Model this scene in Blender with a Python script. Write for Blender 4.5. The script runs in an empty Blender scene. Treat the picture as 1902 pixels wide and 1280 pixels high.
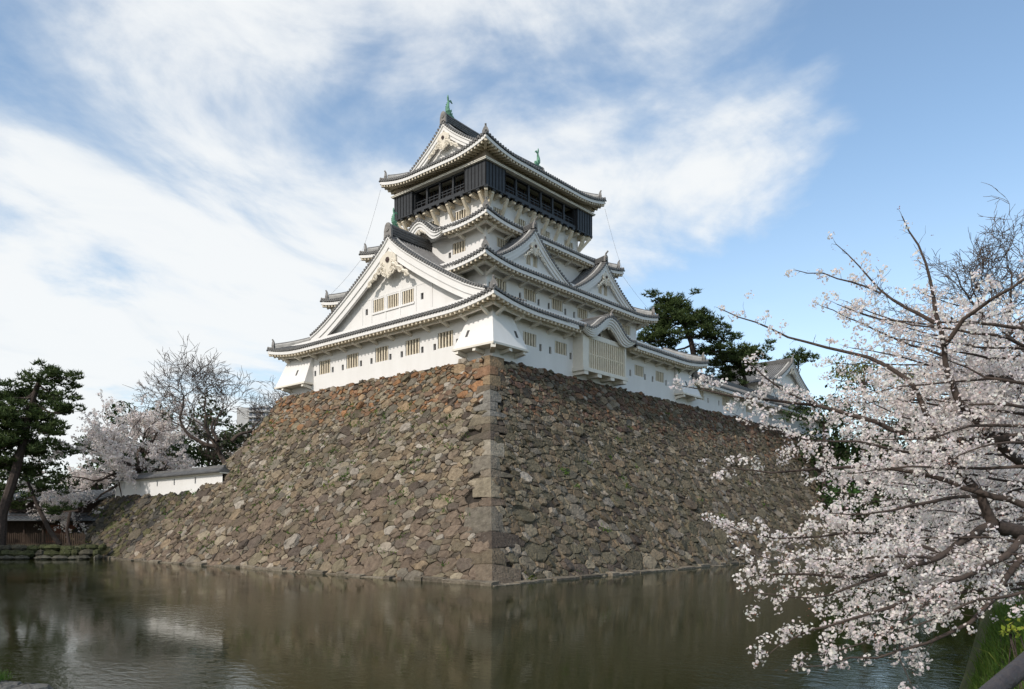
import bpy, math, random
import numpy as np
from mathutils import Vector, Matrix
R = math.radians
SC = bpy.context.scene
COL = SC.collection
# ------------------------------------------------------------------ camera, sky, sun, exposure
F = 1417.4; Y0 = 976.05; YAW = R(40.978); CAMX, CAMY, CAMZ = -56.7, -51.378, 3.24
FW = np.array([math.cos(YAW), math.sin(YAW)]); RT = np.array([math.sin(YAW), -math.cos(YAW)])
cam = bpy.data.cameras.new('camera'); camo = bpy.data.objects.new('camera', cam); COL.objects.link(camo)
camo.location = (CAMX, CAMY, CAMZ); camo.rotation_euler = (R(90), 0, YAW - R(90))
cam.sensor_width = 36; cam.lens = F / 1902 * 36; cam.shift_y = (Y0 - 640) / 1902
cam.clip_start = .1; cam.clip_end = 6000
SC.camera = camo

SUN_DIR = Vector((-.79, .0, .60)).normalized()
el = math.asin(SUN_DIR.z); az = math.atan2(SUN_DIR.x, SUN_DIR.y)
sun = bpy.data.lights.new('sun', 'SUN'); suno = bpy.data.objects.new('sun', sun); COL.objects.link(suno)
sun.energy = 2.75; sun.angle = R(1.2); sun.color = (1, .935, .86)
suno.rotation_euler = SUN_DIR.to_track_quat('Z', 'Y').to_euler(); suno.location = (-60, 0, 80)
SC.view_settings.view_transform = 'Standard'; SC.view_settings.look = 'None'
SC.view_settings.exposure = 0.1; SC.view_settings.gamma = 1

def world():
    w = bpy.data.worlds.new('World'); SC.world = w; w.use_nodes = True
    nt = w.node_tree; N = nt.nodes; L = nt.links; N.clear()
    def mth(op, a, b=None, c=None, clamp=False):
        n = N.new('ShaderNodeMath'); n.operation = op; n.use_clamp = clamp
        for i, x in enumerate((a, b, c)):
            if x is None: continue
            if isinstance(x, (int, float)): n.inputs[i].default_value = x
            else: L.new(x, n.inputs[i])
        return n.outputs[0]
    def sstep(x, a, b):
        n = N.new('ShaderNodeMapRange'); n.interpolation_type = 'SMOOTHSTEP'
        L.new(x, n.inputs[0]); n.inputs[1].default_value = a; n.inputs[2].default_value = b
        return n.outputs[0]
    tc = N.new('ShaderNodeTexCoord'); d = tc.outputs['Generated']
    def dot(v):
        n = N.new('ShaderNodeVectorMath'); n.operation = 'DOT_PRODUCT'; L.new(d, n.inputs[0]); n.inputs[1].default_value = v
        return n.outputs['Value']
    side = dot((RT[0], RT[1], 0)); z = dot((0, 0, 1))
    zz = mth('MAXIMUM', z, 0.0)
    den = mth('ADD', zz, .22)
    sc = N.new('ShaderNodeVectorMath'); sc.operation = 'DIVIDE'; L.new(d, sc.inputs[0])
    cb = N.new('ShaderNodeCombineXYZ'); L.new(den, cb.inputs[0]); L.new(den, cb.inputs[1]); cb.inputs[2].default_value = 1
    L.new(cb.outputs[0], sc.inputs[1])
    rot = N.new('ShaderNodeMapping'); L.new(sc.outputs[0], rot.inputs[0])
    rot.inputs['Rotation'].default_value = (0, 0, CLOUD_ROT); rot.inputs['Scale'].default_value = (1.0, 1.3, 1); rot.inputs['Location'].default_value = CLOUD_LOC
    def noise(scale, detail, rough, dist):
        n = N.new('ShaderNodeTexNoise'); L.new(rot.outputs[0], n.inputs['Vector'])
        n.inputs['Scale'].default_value = scale; n.inputs['Detail'].default_value = detail
        n.inputs['Roughness'].default_value = rough; n.inputs['Distortion'].default_value = dist
        return n.outputs[0]
    n1 = noise(1.15, 10, .55, .35); n2 = noise(3.0, 8, .6, .6)
    thr = mth('MULTIPLY_ADD', zz, .66, -.05)                    # blue opens to the south-east, lower down
    m = mth('SUBTRACT', thr, side)
    m = mth('MINIMUM', m, .34)
    m = mth('SUBTRACT', m, mth('MULTIPLY', sstep(side, .24, .52), .6))
    s = mth('ADD', m, mth('MULTIPLY', mth('SUBTRACT', n1, .5), 2.1))
    s = mth('ADD', s, mth('MULTIPLY', mth('SUBTRACT', n2, .5), .35))
    dens = mth('MULTIPLY', sstep(s, -.13, .27), .97)
    lowhaze = mth('MULTIPLY', sstep(z, .34, -.02), mth('MULTIPLY', sstep(side, .5, -.35), .95))
    dens = mth('MAXIMUM', dens, lowhaze)
    dens = mth('MAXIMUM', dens, mth('MULTIPLY', sstep(z, .45, .0), .42))
    sky = N.new('ShaderNodeTexSky'); sky.sky_type = 'NISHITA'; sky.sun_disc = False
    sky.sun_elevation = el; sky.sun_rotation = az; sky.air_density = 1.0; sky.dust_density = .6; sky.ozone_density = 1.8
    ramp = N.new('ShaderNodeMix'); ramp.data_type = 'RGBA'
    L.new(sstep(mth('ADD', n2, mth('MULTIPLY', dens, .45)), .5, .95), ramp.inputs[0])
    ramp.inputs[6].default_value = (6.0, 6.6, 7.2, 1); ramp.inputs[7].default_value = (7.55, 7.75, 7.85, 1)
    boost = N.new('ShaderNodeVectorMath'); boost.operation = 'MULTIPLY'; L.new(sky.outputs[0], boost.inputs[0]); boost.inputs[1].default_value = (SKY_GAIN*.96, SKY_GAIN*.95, SKY_GAIN*.875)
    mix = N.new('ShaderNodeMix'); mix.data_type = 'RGBA'
    L.new(dens, mix.inputs[0]); L.new(boost.outputs[0], mix.inputs[6]); L.new(ramp.outputs[2], mix.inputs[7])
    bg = N.new('ShaderNodeBackground'); bg.inputs[1].default_value = .115; L.new(mix.outputs[2], bg.inputs[0])
    out = N.new('ShaderNodeOutputWorld'); L.new(bg.outputs[0], out.inputs[0])
CLOUD_ROT = R(-20); CLOUD_LOC = (1.3, .4, 0); SKY_GAIN = 1.9
world()

# ------------------------------------------------------------------ helpers
def at(px, py, dep):
    """a point of the place seen from the bank: sight line and its distance in metres"""
    l = (px - 951) / F * dep
    return np.array([CAMX + FW[0]*dep + RT[0]*l, CAMY + FW[1]*dep + RT[1]*l, CAMZ + (Y0 - py)/F*dep])
def gp(lat, dep, z=0):
    return np.array([CAMX + FW[0]*dep + RT[0]*lat, CAMY + FW[1]*dep + RT[1]*lat, z])

def tag(o, label=None, cat=None, group=None, kind=None):
    if label: o['label'] = label
    if cat: o['category'] = cat
    if group: o['group'] = group
    if kind: o['kind'] = kind
    return o
def thing(name, loc, label, cat, group=None):
    o = bpy.data.objects.new(name, None); COL.objects.link(o); o.location = Vector([float(x) for x in loc]); o.empty_display_size = .5
    return tag(o, label, cat, group)
def offset_of(p):      # every mesh sits at the world origin; only the empties are moved
    return p.location.copy() if p.type == 'EMPTY' else Vector((0, 0, 0))
def link(name, me, mats, parent):
    o = bpy.data.objects.new(name, me); COL.objects.link(o)
    for m in mats: me.materials.append(m)
    if parent is not None:
        o.parent = parent; o.matrix_parent_inverse = Matrix.Translation(-offset_of(parent))
    return o
class MB:
    def __init__(s): s.v = []; s.f = []; s.m = []
    def add(s, vs, fs, mat=0):
        b = len(s.v); s.v += [tuple(float(c) for c in p) for p in vs]
        for f in fs: s.f.append([i + b for i in f]); s.m.append(mat)
    def quad(s, a, b, c, d, mat=0): s.add((a, b, c, d), ((0, 1, 2, 3),), mat)
    def box(s, p0, p1, mat=0):
        x0, y0, z0 = p0; x1, y1, z1 = p1
        s.add([(x0,y0,z0),(x1,y0,z0),(x1,y1,z0),(x0,y1,z0),(x0,y0,z1),(x1,y0,z1),(x1,y1,z1),(x0,y1,z1)],
              [(0,3,2,1),(4,5,6,7),(0,1,5,4),(1,2,6,5),(2,3,7,6),(3,0,4,7)], mat)
    def hexa(s, c8, mat=0):
        s.add(c8, [(0,3,2,1),(4,5,6,7),(0,1,5,4),(1,2,6,5),(2,3,7,6),(3,0,4,7)], mat)
    def bar(s, a, b, w, h, mat=0, up=(0, 0, 1)):
        """rectangular bar from a to b (centre line), w wide, h tall"""
        a = Vector(a); b = Vector(b); d = (b - a).normalized(); sd = d.cross(Vector(up))
        if sd.length < 1e-4: sd = d.cross(Vector((1, 0, 0)))
        sd.normalize(); u = sd.cross(d).normalized()
        c = []
        for p in (a, b):
            c += [p - sd*w/2 - u*h/2, p + sd*w/2 - u*h/2, p + sd*w/2 + u*h/2, p - sd*w/2 + u*h/2]
        s.add(c, [(0,1,2,3),(7,6,5,4),(0,4,5,1),(1,5,6,2),(2,6,7,3),(3,7,4,0)], mat)
    def sweep(s, pts, prof, mat=0, closed=True, caps=True, up=(0, 0, 1), side=None):
        """sweep a cross-section [(sideways, up)] along pts; vertical up kept"""
        n = len(pts); k = len(prof); vs = []
        P = [Vector(p) for p in pts]
        for i in range(n):
            d = (P[min(i+1, n-1)] - P[max(i-1, 0)]).normalized()
            sd = Vector(side) if side is not None else d.cross(Vector(up)).normalized()
            u = sd.cross(d).normalized()
            if u.dot(Vector(up)) < 0: u = -u
            for (x, z) in prof: vs.append(P[i] + sd*x + u*z)
        fs = []
        for i in range(n-1):
            for j in range(k if closed else k-1):
                j2 = (j+1) % k
                fs.append((i*k+j, i*k+j2, (i+1)*k+j2, (i+1)*k+j))
        if caps and closed:
            fs.append(tuple(range(k))[::-1]); fs.append(tuple((n-1)*k + j for j in range(k)))
        s.add(vs, fs, mat)
    def tube(s, pts, rad, k=6, mat=0, caps=True):
        n = len(pts); P = [Vector([float(c) for c in p]) for p in pts]
        d0 = (P[1] - P[0]).normalized(); a = d0.cross(Vector((0, 0, 1)))
        if a.length < .1: a = d0.cross(Vector((1, 0, 0)))
        a.normalize(); vs = []; fs = []
        for i in range(n):
            d = (P[min(i+1, n-1)] - P[max(i-1, 0)]).normalized()
            a = (a - d*a.dot(d)); a.normalize(); b = d.cross(a)
            r = rad[i] if hasattr(rad, '__len__') else rad
            for j in range(k):
                t = 2*math.pi*j/k; vs.append(P[i] + (a*math.cos(t) + b*math.sin(t))*r)
        for i in range(n-1):
            for j in range(k):
                j2 = (j+1) % k; fs.append((i*k+j, i*k+j2, (i+1)*k+j2, (i+1)*k+j))
        if caps:
            fs.append(tuple(range(k))[::-1]); fs.append(tuple((n-1)*k+j for j in range(k)))
        s.add(vs, fs, mat)
    def disc(s, c, nrm, r, th, k=8, mat=0):
        nrm = Vector(nrm).normalized()
        s.tube([Vector(c) - nrm*th, Vector(c)], [r, r], k, mat)
    def build(s, name, mats, parent=None, smooth=False, label=None):
        me = bpy.data.meshes.new(name)
        me.from_pydata(s.v, [], s.f)
        if not isinstance(mats, (list, tuple)): mats = [mats]
        o = link(name, me, mats, parent)
        if len(mats) > 1: me.polygons.foreach_set('material_index', s.m)
        if smooth: me.polygons.foreach_set('use_smooth', [True]*len(s.f))
        me.update()
        if label: o['label'] = label
        return o
def arr_mesh(name, V, k, mats, parent=None, tint=None, midx=None):
    """V: (n*k,3) array, every k verts one face"""
    V = np.asarray(V, dtype=np.float32).reshape(-1, 3); n = len(V)//k
    me = bpy.data.meshes.new(name); me.vertices.add(len(V)); me.vertices.foreach_set('co', V.ravel())
    me.loops.add(n*k); me.loops.foreach_set('vertex_index', np.arange(n*k, dtype=np.int32))
    me.polygons.add(n); me.polygons.foreach_set('loop_start', np.arange(0, n*k, k, dtype=np.int32))
    if not isinstance(mats, (list, tuple)): mats = [mats]
    o = link(name, me, mats, parent)
    if midx is not None: me.polygons.foreach_set('material_index', np.asarray(midx, dtype=np.int32))
    if tint is not None: face_tint(me, tint)
    me.update(calc_edges=True); me.validate()
    return o
def face_tint(me, tint):
    a = me.attributes.new('tint', 'FLOAT_COLOR', 'FACE')
    t = np.ones((len(me.polygons), 4), dtype=np.float32); t[:, :3] = tint
    a.data.foreach_set('color', t.ravel())

# ------------------------------------------------------------------ materials
def mat(name, col, rough=.7, var=.15, scale=3., bump=0., bscale=20., spec=.3, col2=None, metallic=0., tint=False, stretch=None, detail=5):
    m = bpy.data.materials.new(name); m.use_nodes = True; nt = m.node_tree; N = nt.nodes; L = nt.links
    b = N['Principled BSDF']; b.inputs['Roughness'].default_value = rough; b.inputs['Specular IOR Level'].default_value = spec
    b.inputs['Metallic'].default_value = metallic
    g = N.new('ShaderNodeNewGeometry')
    mp = N.new('ShaderNodeMapping'); L.new(g.outputs['Position'], mp.inputs[0])
    if stretch: mp.inputs['Scale'].default_value = stretch
    nz = N.new('ShaderNodeTexNoise'); nz.inputs['Scale'].default_value = scale; nz.inputs['Detail'].default_value = detail; nz.inputs['Roughness'].default_value = .6
    L.new(mp.outputs[0], nz.inputs['Vector'])
    mx = N.new('ShaderNodeMix'); mx.data_type = 'RGBA'
    rr = N.new('ShaderNodeMapRange'); rr.inputs[1].default_value = .3; rr.inputs[2].default_value = .7; L.new(nz.outputs[0], rr.inputs[0])
    L.new(rr.outputs[0], mx.inputs[0])
    c2 = col2 if col2 else tuple(c*(1-var) for c in col); c1 = col if col2 else tuple(min(1, c*(1+var)) for c in col)
    mx.inputs[6].default_value = (*c1, 1); mx.inputs[7].default_value = (*c2, 1)
    outc = mx.outputs[2]
    if tint:
        at_ = N.new('ShaderNodeAttribute'); at_.attribute_name = 'tint'
        mm = N.new('ShaderNodeMix'); mm.data_type = 'RGBA'; mm.blend_type = 'MULTIPLY'; mm.inputs[0].default_value = 1
        L.new(outc, mm.inputs[6]); L.new(at_.outputs['Color'], mm.inputs[7]); outc = mm.outputs[2]
    L.new(outc, b.inputs['Base Color'])
    if bump:
        bn = N.new('ShaderNodeTexNoise'); bn.inputs['Scale'].default_value = bscale; bn.inputs['Detail'].default_value = 6
        L.new(mp.outputs[0], bn.inputs['Vector'])
        bp = N.new('ShaderNodeBump'); bp.inputs['Strength'].default_value = bump; bp.inputs['Distance'].default_value = .05
        L.new(bn.outputs[0], bp.inputs['Height']); L.new(bp.outputs[0], b.inputs['Normal'])
    return m
def leafmat(name, col, col2, trans=.35, rough=.6, scale=1.2):
    m = mat(name, col, rough, col2=col2, scale=scale, tint=True, spec=.2)
    nt = m.node_tree; N = nt.nodes; L = nt.links; b = N['Principled BSDF']; o = N['Material Output']
    t = N.new('ShaderNodeBsdfTranslucent'); L.new(b.inputs['Base Color'].links[0].from_socket, t.inputs[0])
    x = N.new('ShaderNodeMixShader'); x.inputs[0].default_value = trans
    L.new(b.outputs[0], x.inputs[1]); L.new(t.outputs[0], x.inputs[2]); L.new(x.outputs[0], o.inputs[0])
    return m
M = {}
M['plaster'] = mat('white_plaster', (.82, .80, .775), .85, scale=1.0, col2=(.765, .742, .712), bump=.05, bscale=8, spec=.15, stretch=(1, 1, .22), detail=8)
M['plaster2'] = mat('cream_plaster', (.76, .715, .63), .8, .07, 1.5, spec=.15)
M['cream'] = mat('cream_wood', (.70, .61, .47), .7, .1, 2.5, spec=.2)
M['tile'] = mat('grey_roof_tile', (.20, .195, .19), .55, scale=1.6, col2=(.11, .107, .106), bump=.25, bscale=9, spec=.4)
M['tile_end'] = mat('tile_end', (.15, .145, .14), .6, .4, 5, spec=.3)
M['mortar'] = mat('roof_mortar', (.42, .405, .38), .8, .25, 2.0, spec=.15)
M['ridge_dark'] = mat('dark_ridge_tile', (.105, .102, .10), .6, .4, 5, bump=.6, bscale=9, spec=.3)
M['onigawara'] = mat('ornament_tile', (.24, .225, .21), .75, .25, 4, bump=.3, bscale=12)
M['black'] = mat('black_boarding', (.028, .030, .034), .5, .25, 2.0, spec=.4)
M['blackgap'] = mat('black_seam', (.008, .008, .009), .8, .1)
M['dark'] = mat('dark_interior', (.018, .015, .013), .9, .2)
M['hole'] = mat('loophole_board', (.09, .085, .085), .8, .15)
M['shutter'] = mat('brown_shutter', (.055, .036, .028), .7, .2, 3)
M['patina'] = mat('green_copper', (.20, .40, .27), .6, scale=5, col2=(.11, .25, .17), bump=.5, bscale=14)
M['boss'] = mat('dark_boss', (.075, .05, .045), .7, .2)
M['under'] = mat('brown_soffit_shade', (.30, .25, .20), .8, .12, 2)  # soffit brown, also used to paint shadow on the band over the ledge
M['water'] = None
M['bark'] = mat('bark', (.062, .046, .038), .9, .35, 6, bump=.6, bscale=14)
M['bark_grey'] = mat('grey_bark', (.095, .072, .058), .9, .3, 5, bump=.5, bscale=14)
M['pinebark'] = mat('pine_bark', (.06, .045, .038), .9, .35, 5, bump=.7, bscale=9)
M['pine'] = leafmat('pine_needles', (.075, .108, .036), (.036, .062, .022), .22)
M['evergreen'] = leafmat('evergreen_leaves', (.052, .075, .024), (.022, .042, .014), .2)
M['spring'] = leafmat('spring_leaves', (.17, .17, .045), (.09, .11, .03), .3)
M['bush'] = leafmat('bush_leaves', (.06, .14, .03), (.03, .08, .018), .3)
M['petal'] = leafmat('cherry_petals', (.95, .90, .87), (.90, .825, .79), .52, .7, 9)
M['bud'] = leafmat('red_buds', (.36, .14, .10), (.24, .09, .06), .2, .7, 5)
M['grass'] = leafmat('grass_blades', (.10, .17, .03), (.055, .11, .022), .35)
M['moss'] = leafmat('wall_weeds', (.13, .22, .035), (.08, .14, .03), .3)
M['wood'] = mat('old_wood', (.055, .038, .03), .85, .35, 4, bump=.4, bscale=18, stretch=(3, 3, .5))
M['rail'] = mat('dark_rail', (.045, .04, .042), .55, .3, 8, bump=.4, bscale=30)
M['concrete'] = mat('pale_concrete', (.48, .47, .46), .85, .1, 1)
M['window_glass'] = mat('dark_glass', (.03, .035, .045), .08, .1, 1, spec=.6)
def stone_mat():
    m = mat('rough_stone', (1.22, 1.19, 1.14), .92, scale=3.2, col2=(.60, .57, .56), bump=1.0, bscale=7, spec=.15, tint=True, detail=8)
    nt = m.node_tree; N = nt.nodes; L = nt.links; b = N['Principled BSDF']
    src = b.inputs['Base Color'].links[0].from_socket
    g = N.new('ShaderNodeNewGeometry'); nz = N.new('ShaderNodeTexNoise'); nz.inputs['Scale'].default_value = 9; nz.inputs['Detail'].default_value = 8; nz.inputs['Roughness'].default_value = .7
    L.new(g.outputs['Position'], nz.inputs['Vector'])
    rr = N.new('ShaderNodeMapRange'); rr.inputs[1].default_value = .58; rr.inputs[2].default_value = .72; L.new(nz.outputs[0], rr.inputs[0])
    sc = N.new('ShaderNodeMath'); sc.operation = 'MULTIPLY'; sc.inputs[1].default_value = .5; L.new(rr.outputs[0], sc.inputs[0])
    mx = N.new('ShaderNodeMix'); mx.data_type = 'RGBA'; L.new(sc.outputs[0], mx.inputs[0]); L.new(src, mx.inputs[6]); mx.inputs[7].default_value = (.36, .34, .30, 1)
    L.new(mx.outputs[2], b.inputs['Base Color'])
    big = N.new('ShaderNodeTexNoise'); big.inputs['Scale'].default_value = .3; big.inputs['Detail'].default_value = 9; big.inputs['Roughness'].default_value = .68
    L.new(g.outputs['Position'], big.inputs['Vector'])
    r2 = N.new('ShaderNodeMapRange'); r2.inputs[1].default_value = .5; r2.inputs[2].default_value = .66; r2.inputs[4].default_value = .42; L.new(big.outputs[0], r2.inputs[0])
    m2 = N.new('ShaderNodeMix'); m2.data_type = 'RGBA'; L.new(r2.outputs[0], m2.inputs[0]); L.new(mx.outputs[2], m2.inputs[6]); m2.inputs[7].default_value = (.085, .080, .052, 1)
    L.new(m2.outputs[2], b.inputs['Base Color'])
    N['Bump'].inputs['Distance'].default_value = .12
    return m
M['stone'] = stone_mat()
M['joint'] = mat('dark_joint_earth', (.035, .028, .022), .95, .4, 3, bump=.5, bscale=6)
M['ground'] = mat('earth_ground', (.11, .095, .065), .95, scale=.4, col2=(.07, .085, .03), bump=.4, bscale=4)
M['bank'] = mat('mossy_bank', (.052, .055, .028), .95, scale=1.2, col2=(.03, .042, .012), bump=.9, bscale=4)
def water_mat():
    m = bpy.data.materials.new('moat_water'); m.use_nodes = True; nt = m.node_tree; N = nt.nodes; L = nt.links
    b = N['Principled BSDF']; b.inputs['Base Color'].default_value = (.0185, .0210, .0060, 1); b.inputs['Roughness'].default_value = .035
    b.inputs['IOR'].default_value = 1.33; b.inputs['Specular IOR Level'].default_value = .25
    g = N.new('ShaderNodeNewGeometry'); mp = N.new('ShaderNodeMapping'); L.new(g.outputs['Position'], mp.inputs[0])
    mp.inputs['Rotation'].default_value = (0, 0, -YAW); mp.inputs['Scale'].default_value = (1.0, .62, 1)
    n1 = N.new('ShaderNodeTexNoise'); n1.inputs['Scale'].default_value = 4.6; n1.inputs['Detail'].default_value = 4; n1.inputs['Roughness'].default_value = .55; n1.inputs['Distortion'].default_value = .4
    L.new(mp.outputs[0], n1.inputs['Vector'])
    n2 = N.new('ShaderNodeTexNoise'); n2.inputs['Scale'].default_value = .10; n2.inputs['Detail'].default_value = 3
    L.new(g.outputs['Position'], n2.inputs['Vector'])
    rr = N.new('ShaderNodeMapRange'); rr.inputs[1].default_value = .46; rr.inputs[2].default_value = .66; rr.inputs[3].default_value = .22; rr.inputs[4].default_value = 1.3; L.new(n2.outputs[0], rr.inputs[0])
    mu = N.new('ShaderNodeMath'); mu.operation = 'MULTIPLY'; L.new(n1.outputs[0], mu.inputs[0]); L.new(rr.outputs[0], mu.inputs[1])
    bp = N.new('ShaderNodeBump'); bp.inputs['Strength'].default_value = .5; bp.inputs['Distance'].default_value = .026
    L.new(mu.outputs[0], bp.inputs['Height']); L.new(bp.outputs[0], b.inputs['Normal'])
    return m
M['water'] = water_mat()

# ------------------------------------------------------------------ ground and water
g = MB(); S = 3000
g.quad((-S, -S, -1.6), (S, -S, -1.6), (S, S, -1.6), (-S, S, -1.6)); tag(g.build('ground', M['ground']), 'brown earth ground reaching to the horizon', 'ground', kind='structure')
w = MB(); c = [gp(-260, 4), gp(260, 4), gp(260, 130), gp(-260, 130)]
w.quad(*[(p[0], p[1], 0) for p in c]); tag(w.build('moat_water', M['water']), 'murky olive green moat water with fine ripples', 'water', kind='structure')
def slab(name, pts, z1, z0, m):
    b = MB(); n = len(pts)
    b.add([(p[0], p[1], z0) for p in pts] + [(p[0], p[1], z1) for p in pts],
          [tuple(range(n))[::-1], tuple(range(n, 2*n))] + [(i, (i+1) % n, n+(i+1) % n, n+i) for i in range(n)])
    return b.build(name, m)
tag(slab('far_land', [gp(-900, 74), gp(-42.3, 74), gp(-30, 84), gp(40, 88), gp(900, 88), gp(1500, 1800), gp(-1500, 1800)], 1.15, -1.5, M['ground']), 'land behind the moat', 'land', kind='structure')
tag(slab('left_shore_land', [gp(-400, 12), gp(-56, 12), gp(-55, 58), gp(-50.5, 73.9), gp(-400, 73.9)], 1.3, -1.5, M['bank']), 'left shore of the moat', 'land', kind='structure')
tag(slab('near_bank_land', [gp(-400, -60), gp(400, -60), gp(400, 62), gp(31, 58), gp(24, 32), gp(12.5, 12), gp(6.2, 6.5), gp(5, 3), gp(-400, 3)], 1.4, -1.5, M['bank']), 'near bank of the moat under the viewer', 'bank', kind='structure')

# ------------------------------------------------------------------ stone base of the keep
HT = 15.6; TX, TY = 15.8, 13.7; BX, BY = 10.6, 9.95; EXP = 1.2
def rx(z): return BX*max(0., 1 - z/HT)**EXP
def ry(z): return BY*max(0., 1 - z/HT)**EXP
def left_pt(s, z, o=0.):      # west-facing slope, s along Y
    x = -TX - rx(z); sl = -BX*EXP/HT*max(.02, 1 - z/HT)**(EXP-1); n = Vector((-1, 0, -sl)).normalized()
    return (x + n.x*o, s, z + n.z*o)
def right_pt(s, z, o=0.):
    y = -TY - ry(z); sl = -BY*EXP/HT*max(.02, 1 - z/HT)**(EXP-1); n = Vector((0, -1, -sl)).normalized()
    return (s, y + n.y*o, z + n.z*o)

def stone_points(rng, s0, s1, z0, z1, size):
    """dart throwing with a mix of big and small radii"""
    AN = 1.6; cell = .45; grid = {}; pts = []
    def ok(s, z, r):
        gi, gj = int(s//cell), int(z*AN//cell); k = int(1.9*1.3/cell) + 1
        for i in range(gi-k, gi+k+1):
            for j in range(gj-k, gj+k+1):
                for (a, b, q) in grid.get((i, j), ()):
                    if (a-s)**2 + ((b-z)*AN)**2 < ((q+r)*.92)**2: return False
        return True
    area = (s1-s0)*(z1-z0)*AN
    for (f, frac) in ((1.9, .04), (1.3, .22), (.85, .8), (.5, 2.2), (.3, 3.4)):
        for _ in range(int(area*frac/(size*size))):
            s = rng.uniform(s0, s1); z = rng.uniform(z0, z1)
            r = size*f*rng.uniform(.85, 1.15)*.5*(1.28 - .55*max(0, z)/HT)
            if ok(s, z, r):
                grid.setdefault((int(s//cell), int(z*AN//cell)), []).append((s, z, r)); pts.append((s, z, r))
    return pts, AN
def power_cells(pts, AN):
    cell = 1.2; grid = {}
    for i, (s, z, r) in enumerate(pts): grid.setdefault((int(s//cell), int(z*AN//cell)), []).append(i)
    out = []
    for i, (s, z, r) in enumerate(pts):
        y = z*AN; gi, gj = int(s//cell), int(y//cell); nb = []
        for a in range(gi-2, gi+3):
            for b in range(gj-2, gj+3):
                for j in grid.get((a, b), ()):
                    if j != i:
                        q = pts[j]; dx = q[0]-s; dy = q[1]*AN-y; d2 = dx*dx+dy*dy
                        if d2 < 5.8: nb.append((d2, dx, dy, q[2]))
        nb.sort(); R0 = 1.3
        poly = [(-R0, -R0), (R0, -R0), (R0, R0), (-R0, R0)]
        for (d2, dx, dy, q) in nb[:26]:
            k = (d2 + r*r - q*q)/2
            res = []; n = len(poly)
            for a in range(n):
                p = poly[a]; p2 = poly[(a+1) % n]; v1 = p[0]*dx+p[1]*dy-k; v2 = p2[0]*dx+p2[1]*dy-k
                if v1 <= 0: res.append(p)
                if (v1 < 0 < v2) or (v2 < 0 < v1):
                    t = v1/(v1-v2); res.append((p[0]+(p2[0]-p[0])*t, p[1]+(p2[1]-p[1])*t))
            poly = res
            if len(poly) < 3: break
        if len(poly) >= 3: out.append((i, [(s+p[0], (y+p[1])/AN) for p in poly]))
    return out
def clip(poly, f):
    res = []; n = len(poly); val = [f(p) for p in poly]
    for a in range(n):
        p, q = poly[a], poly[(a+1) % n]; v1, v2 = val[a], val[(a+1) % n]
        if v1 >= 0: res.append(p)
        if v1*v2 < 0:
            t = v1/(v1-v2); res.append((p[0]+(q[0]-p[0])*t, p[1]+(q[1]-p[1])*t))
    return res
def pick_tint(rng, z, mode):
    t = z/HT
    u = rng.random()
    base = [(.200, .165, .12), (.150, .122, .094), (.25, .218, .165), (.105, .086, .072), (.18, .158, .112), (.165, .15, .125), (.21, .165, .115)][rng.randrange(7)]
    if u < .10: base = (.27, .24, .20)
    elif u < .125: base = (.31, .285, .25)
    if mode == 'left':
        if t > .74 and rng.random() < .30 + (t-.74)*1.2: base = [(.27, .15, .08), (.23, .14, .088), (.18, .125, .092), (.27, .20, .13)][rng.randrange(4)]
        elif t < .35 and rng.random() < .4: base = (.160, .126, .098)
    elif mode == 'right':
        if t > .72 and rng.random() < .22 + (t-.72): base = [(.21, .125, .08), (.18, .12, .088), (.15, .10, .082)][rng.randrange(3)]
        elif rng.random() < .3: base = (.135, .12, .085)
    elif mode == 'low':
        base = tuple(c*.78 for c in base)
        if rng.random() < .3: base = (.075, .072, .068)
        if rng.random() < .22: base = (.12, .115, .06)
    k = rng.uniform(.72, 1.25)
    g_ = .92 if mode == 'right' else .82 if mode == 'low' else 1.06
    return (base[0]*k*1.0*g_, base[1]*k*.985*g_, base[2]*k*.965*g_)
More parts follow.
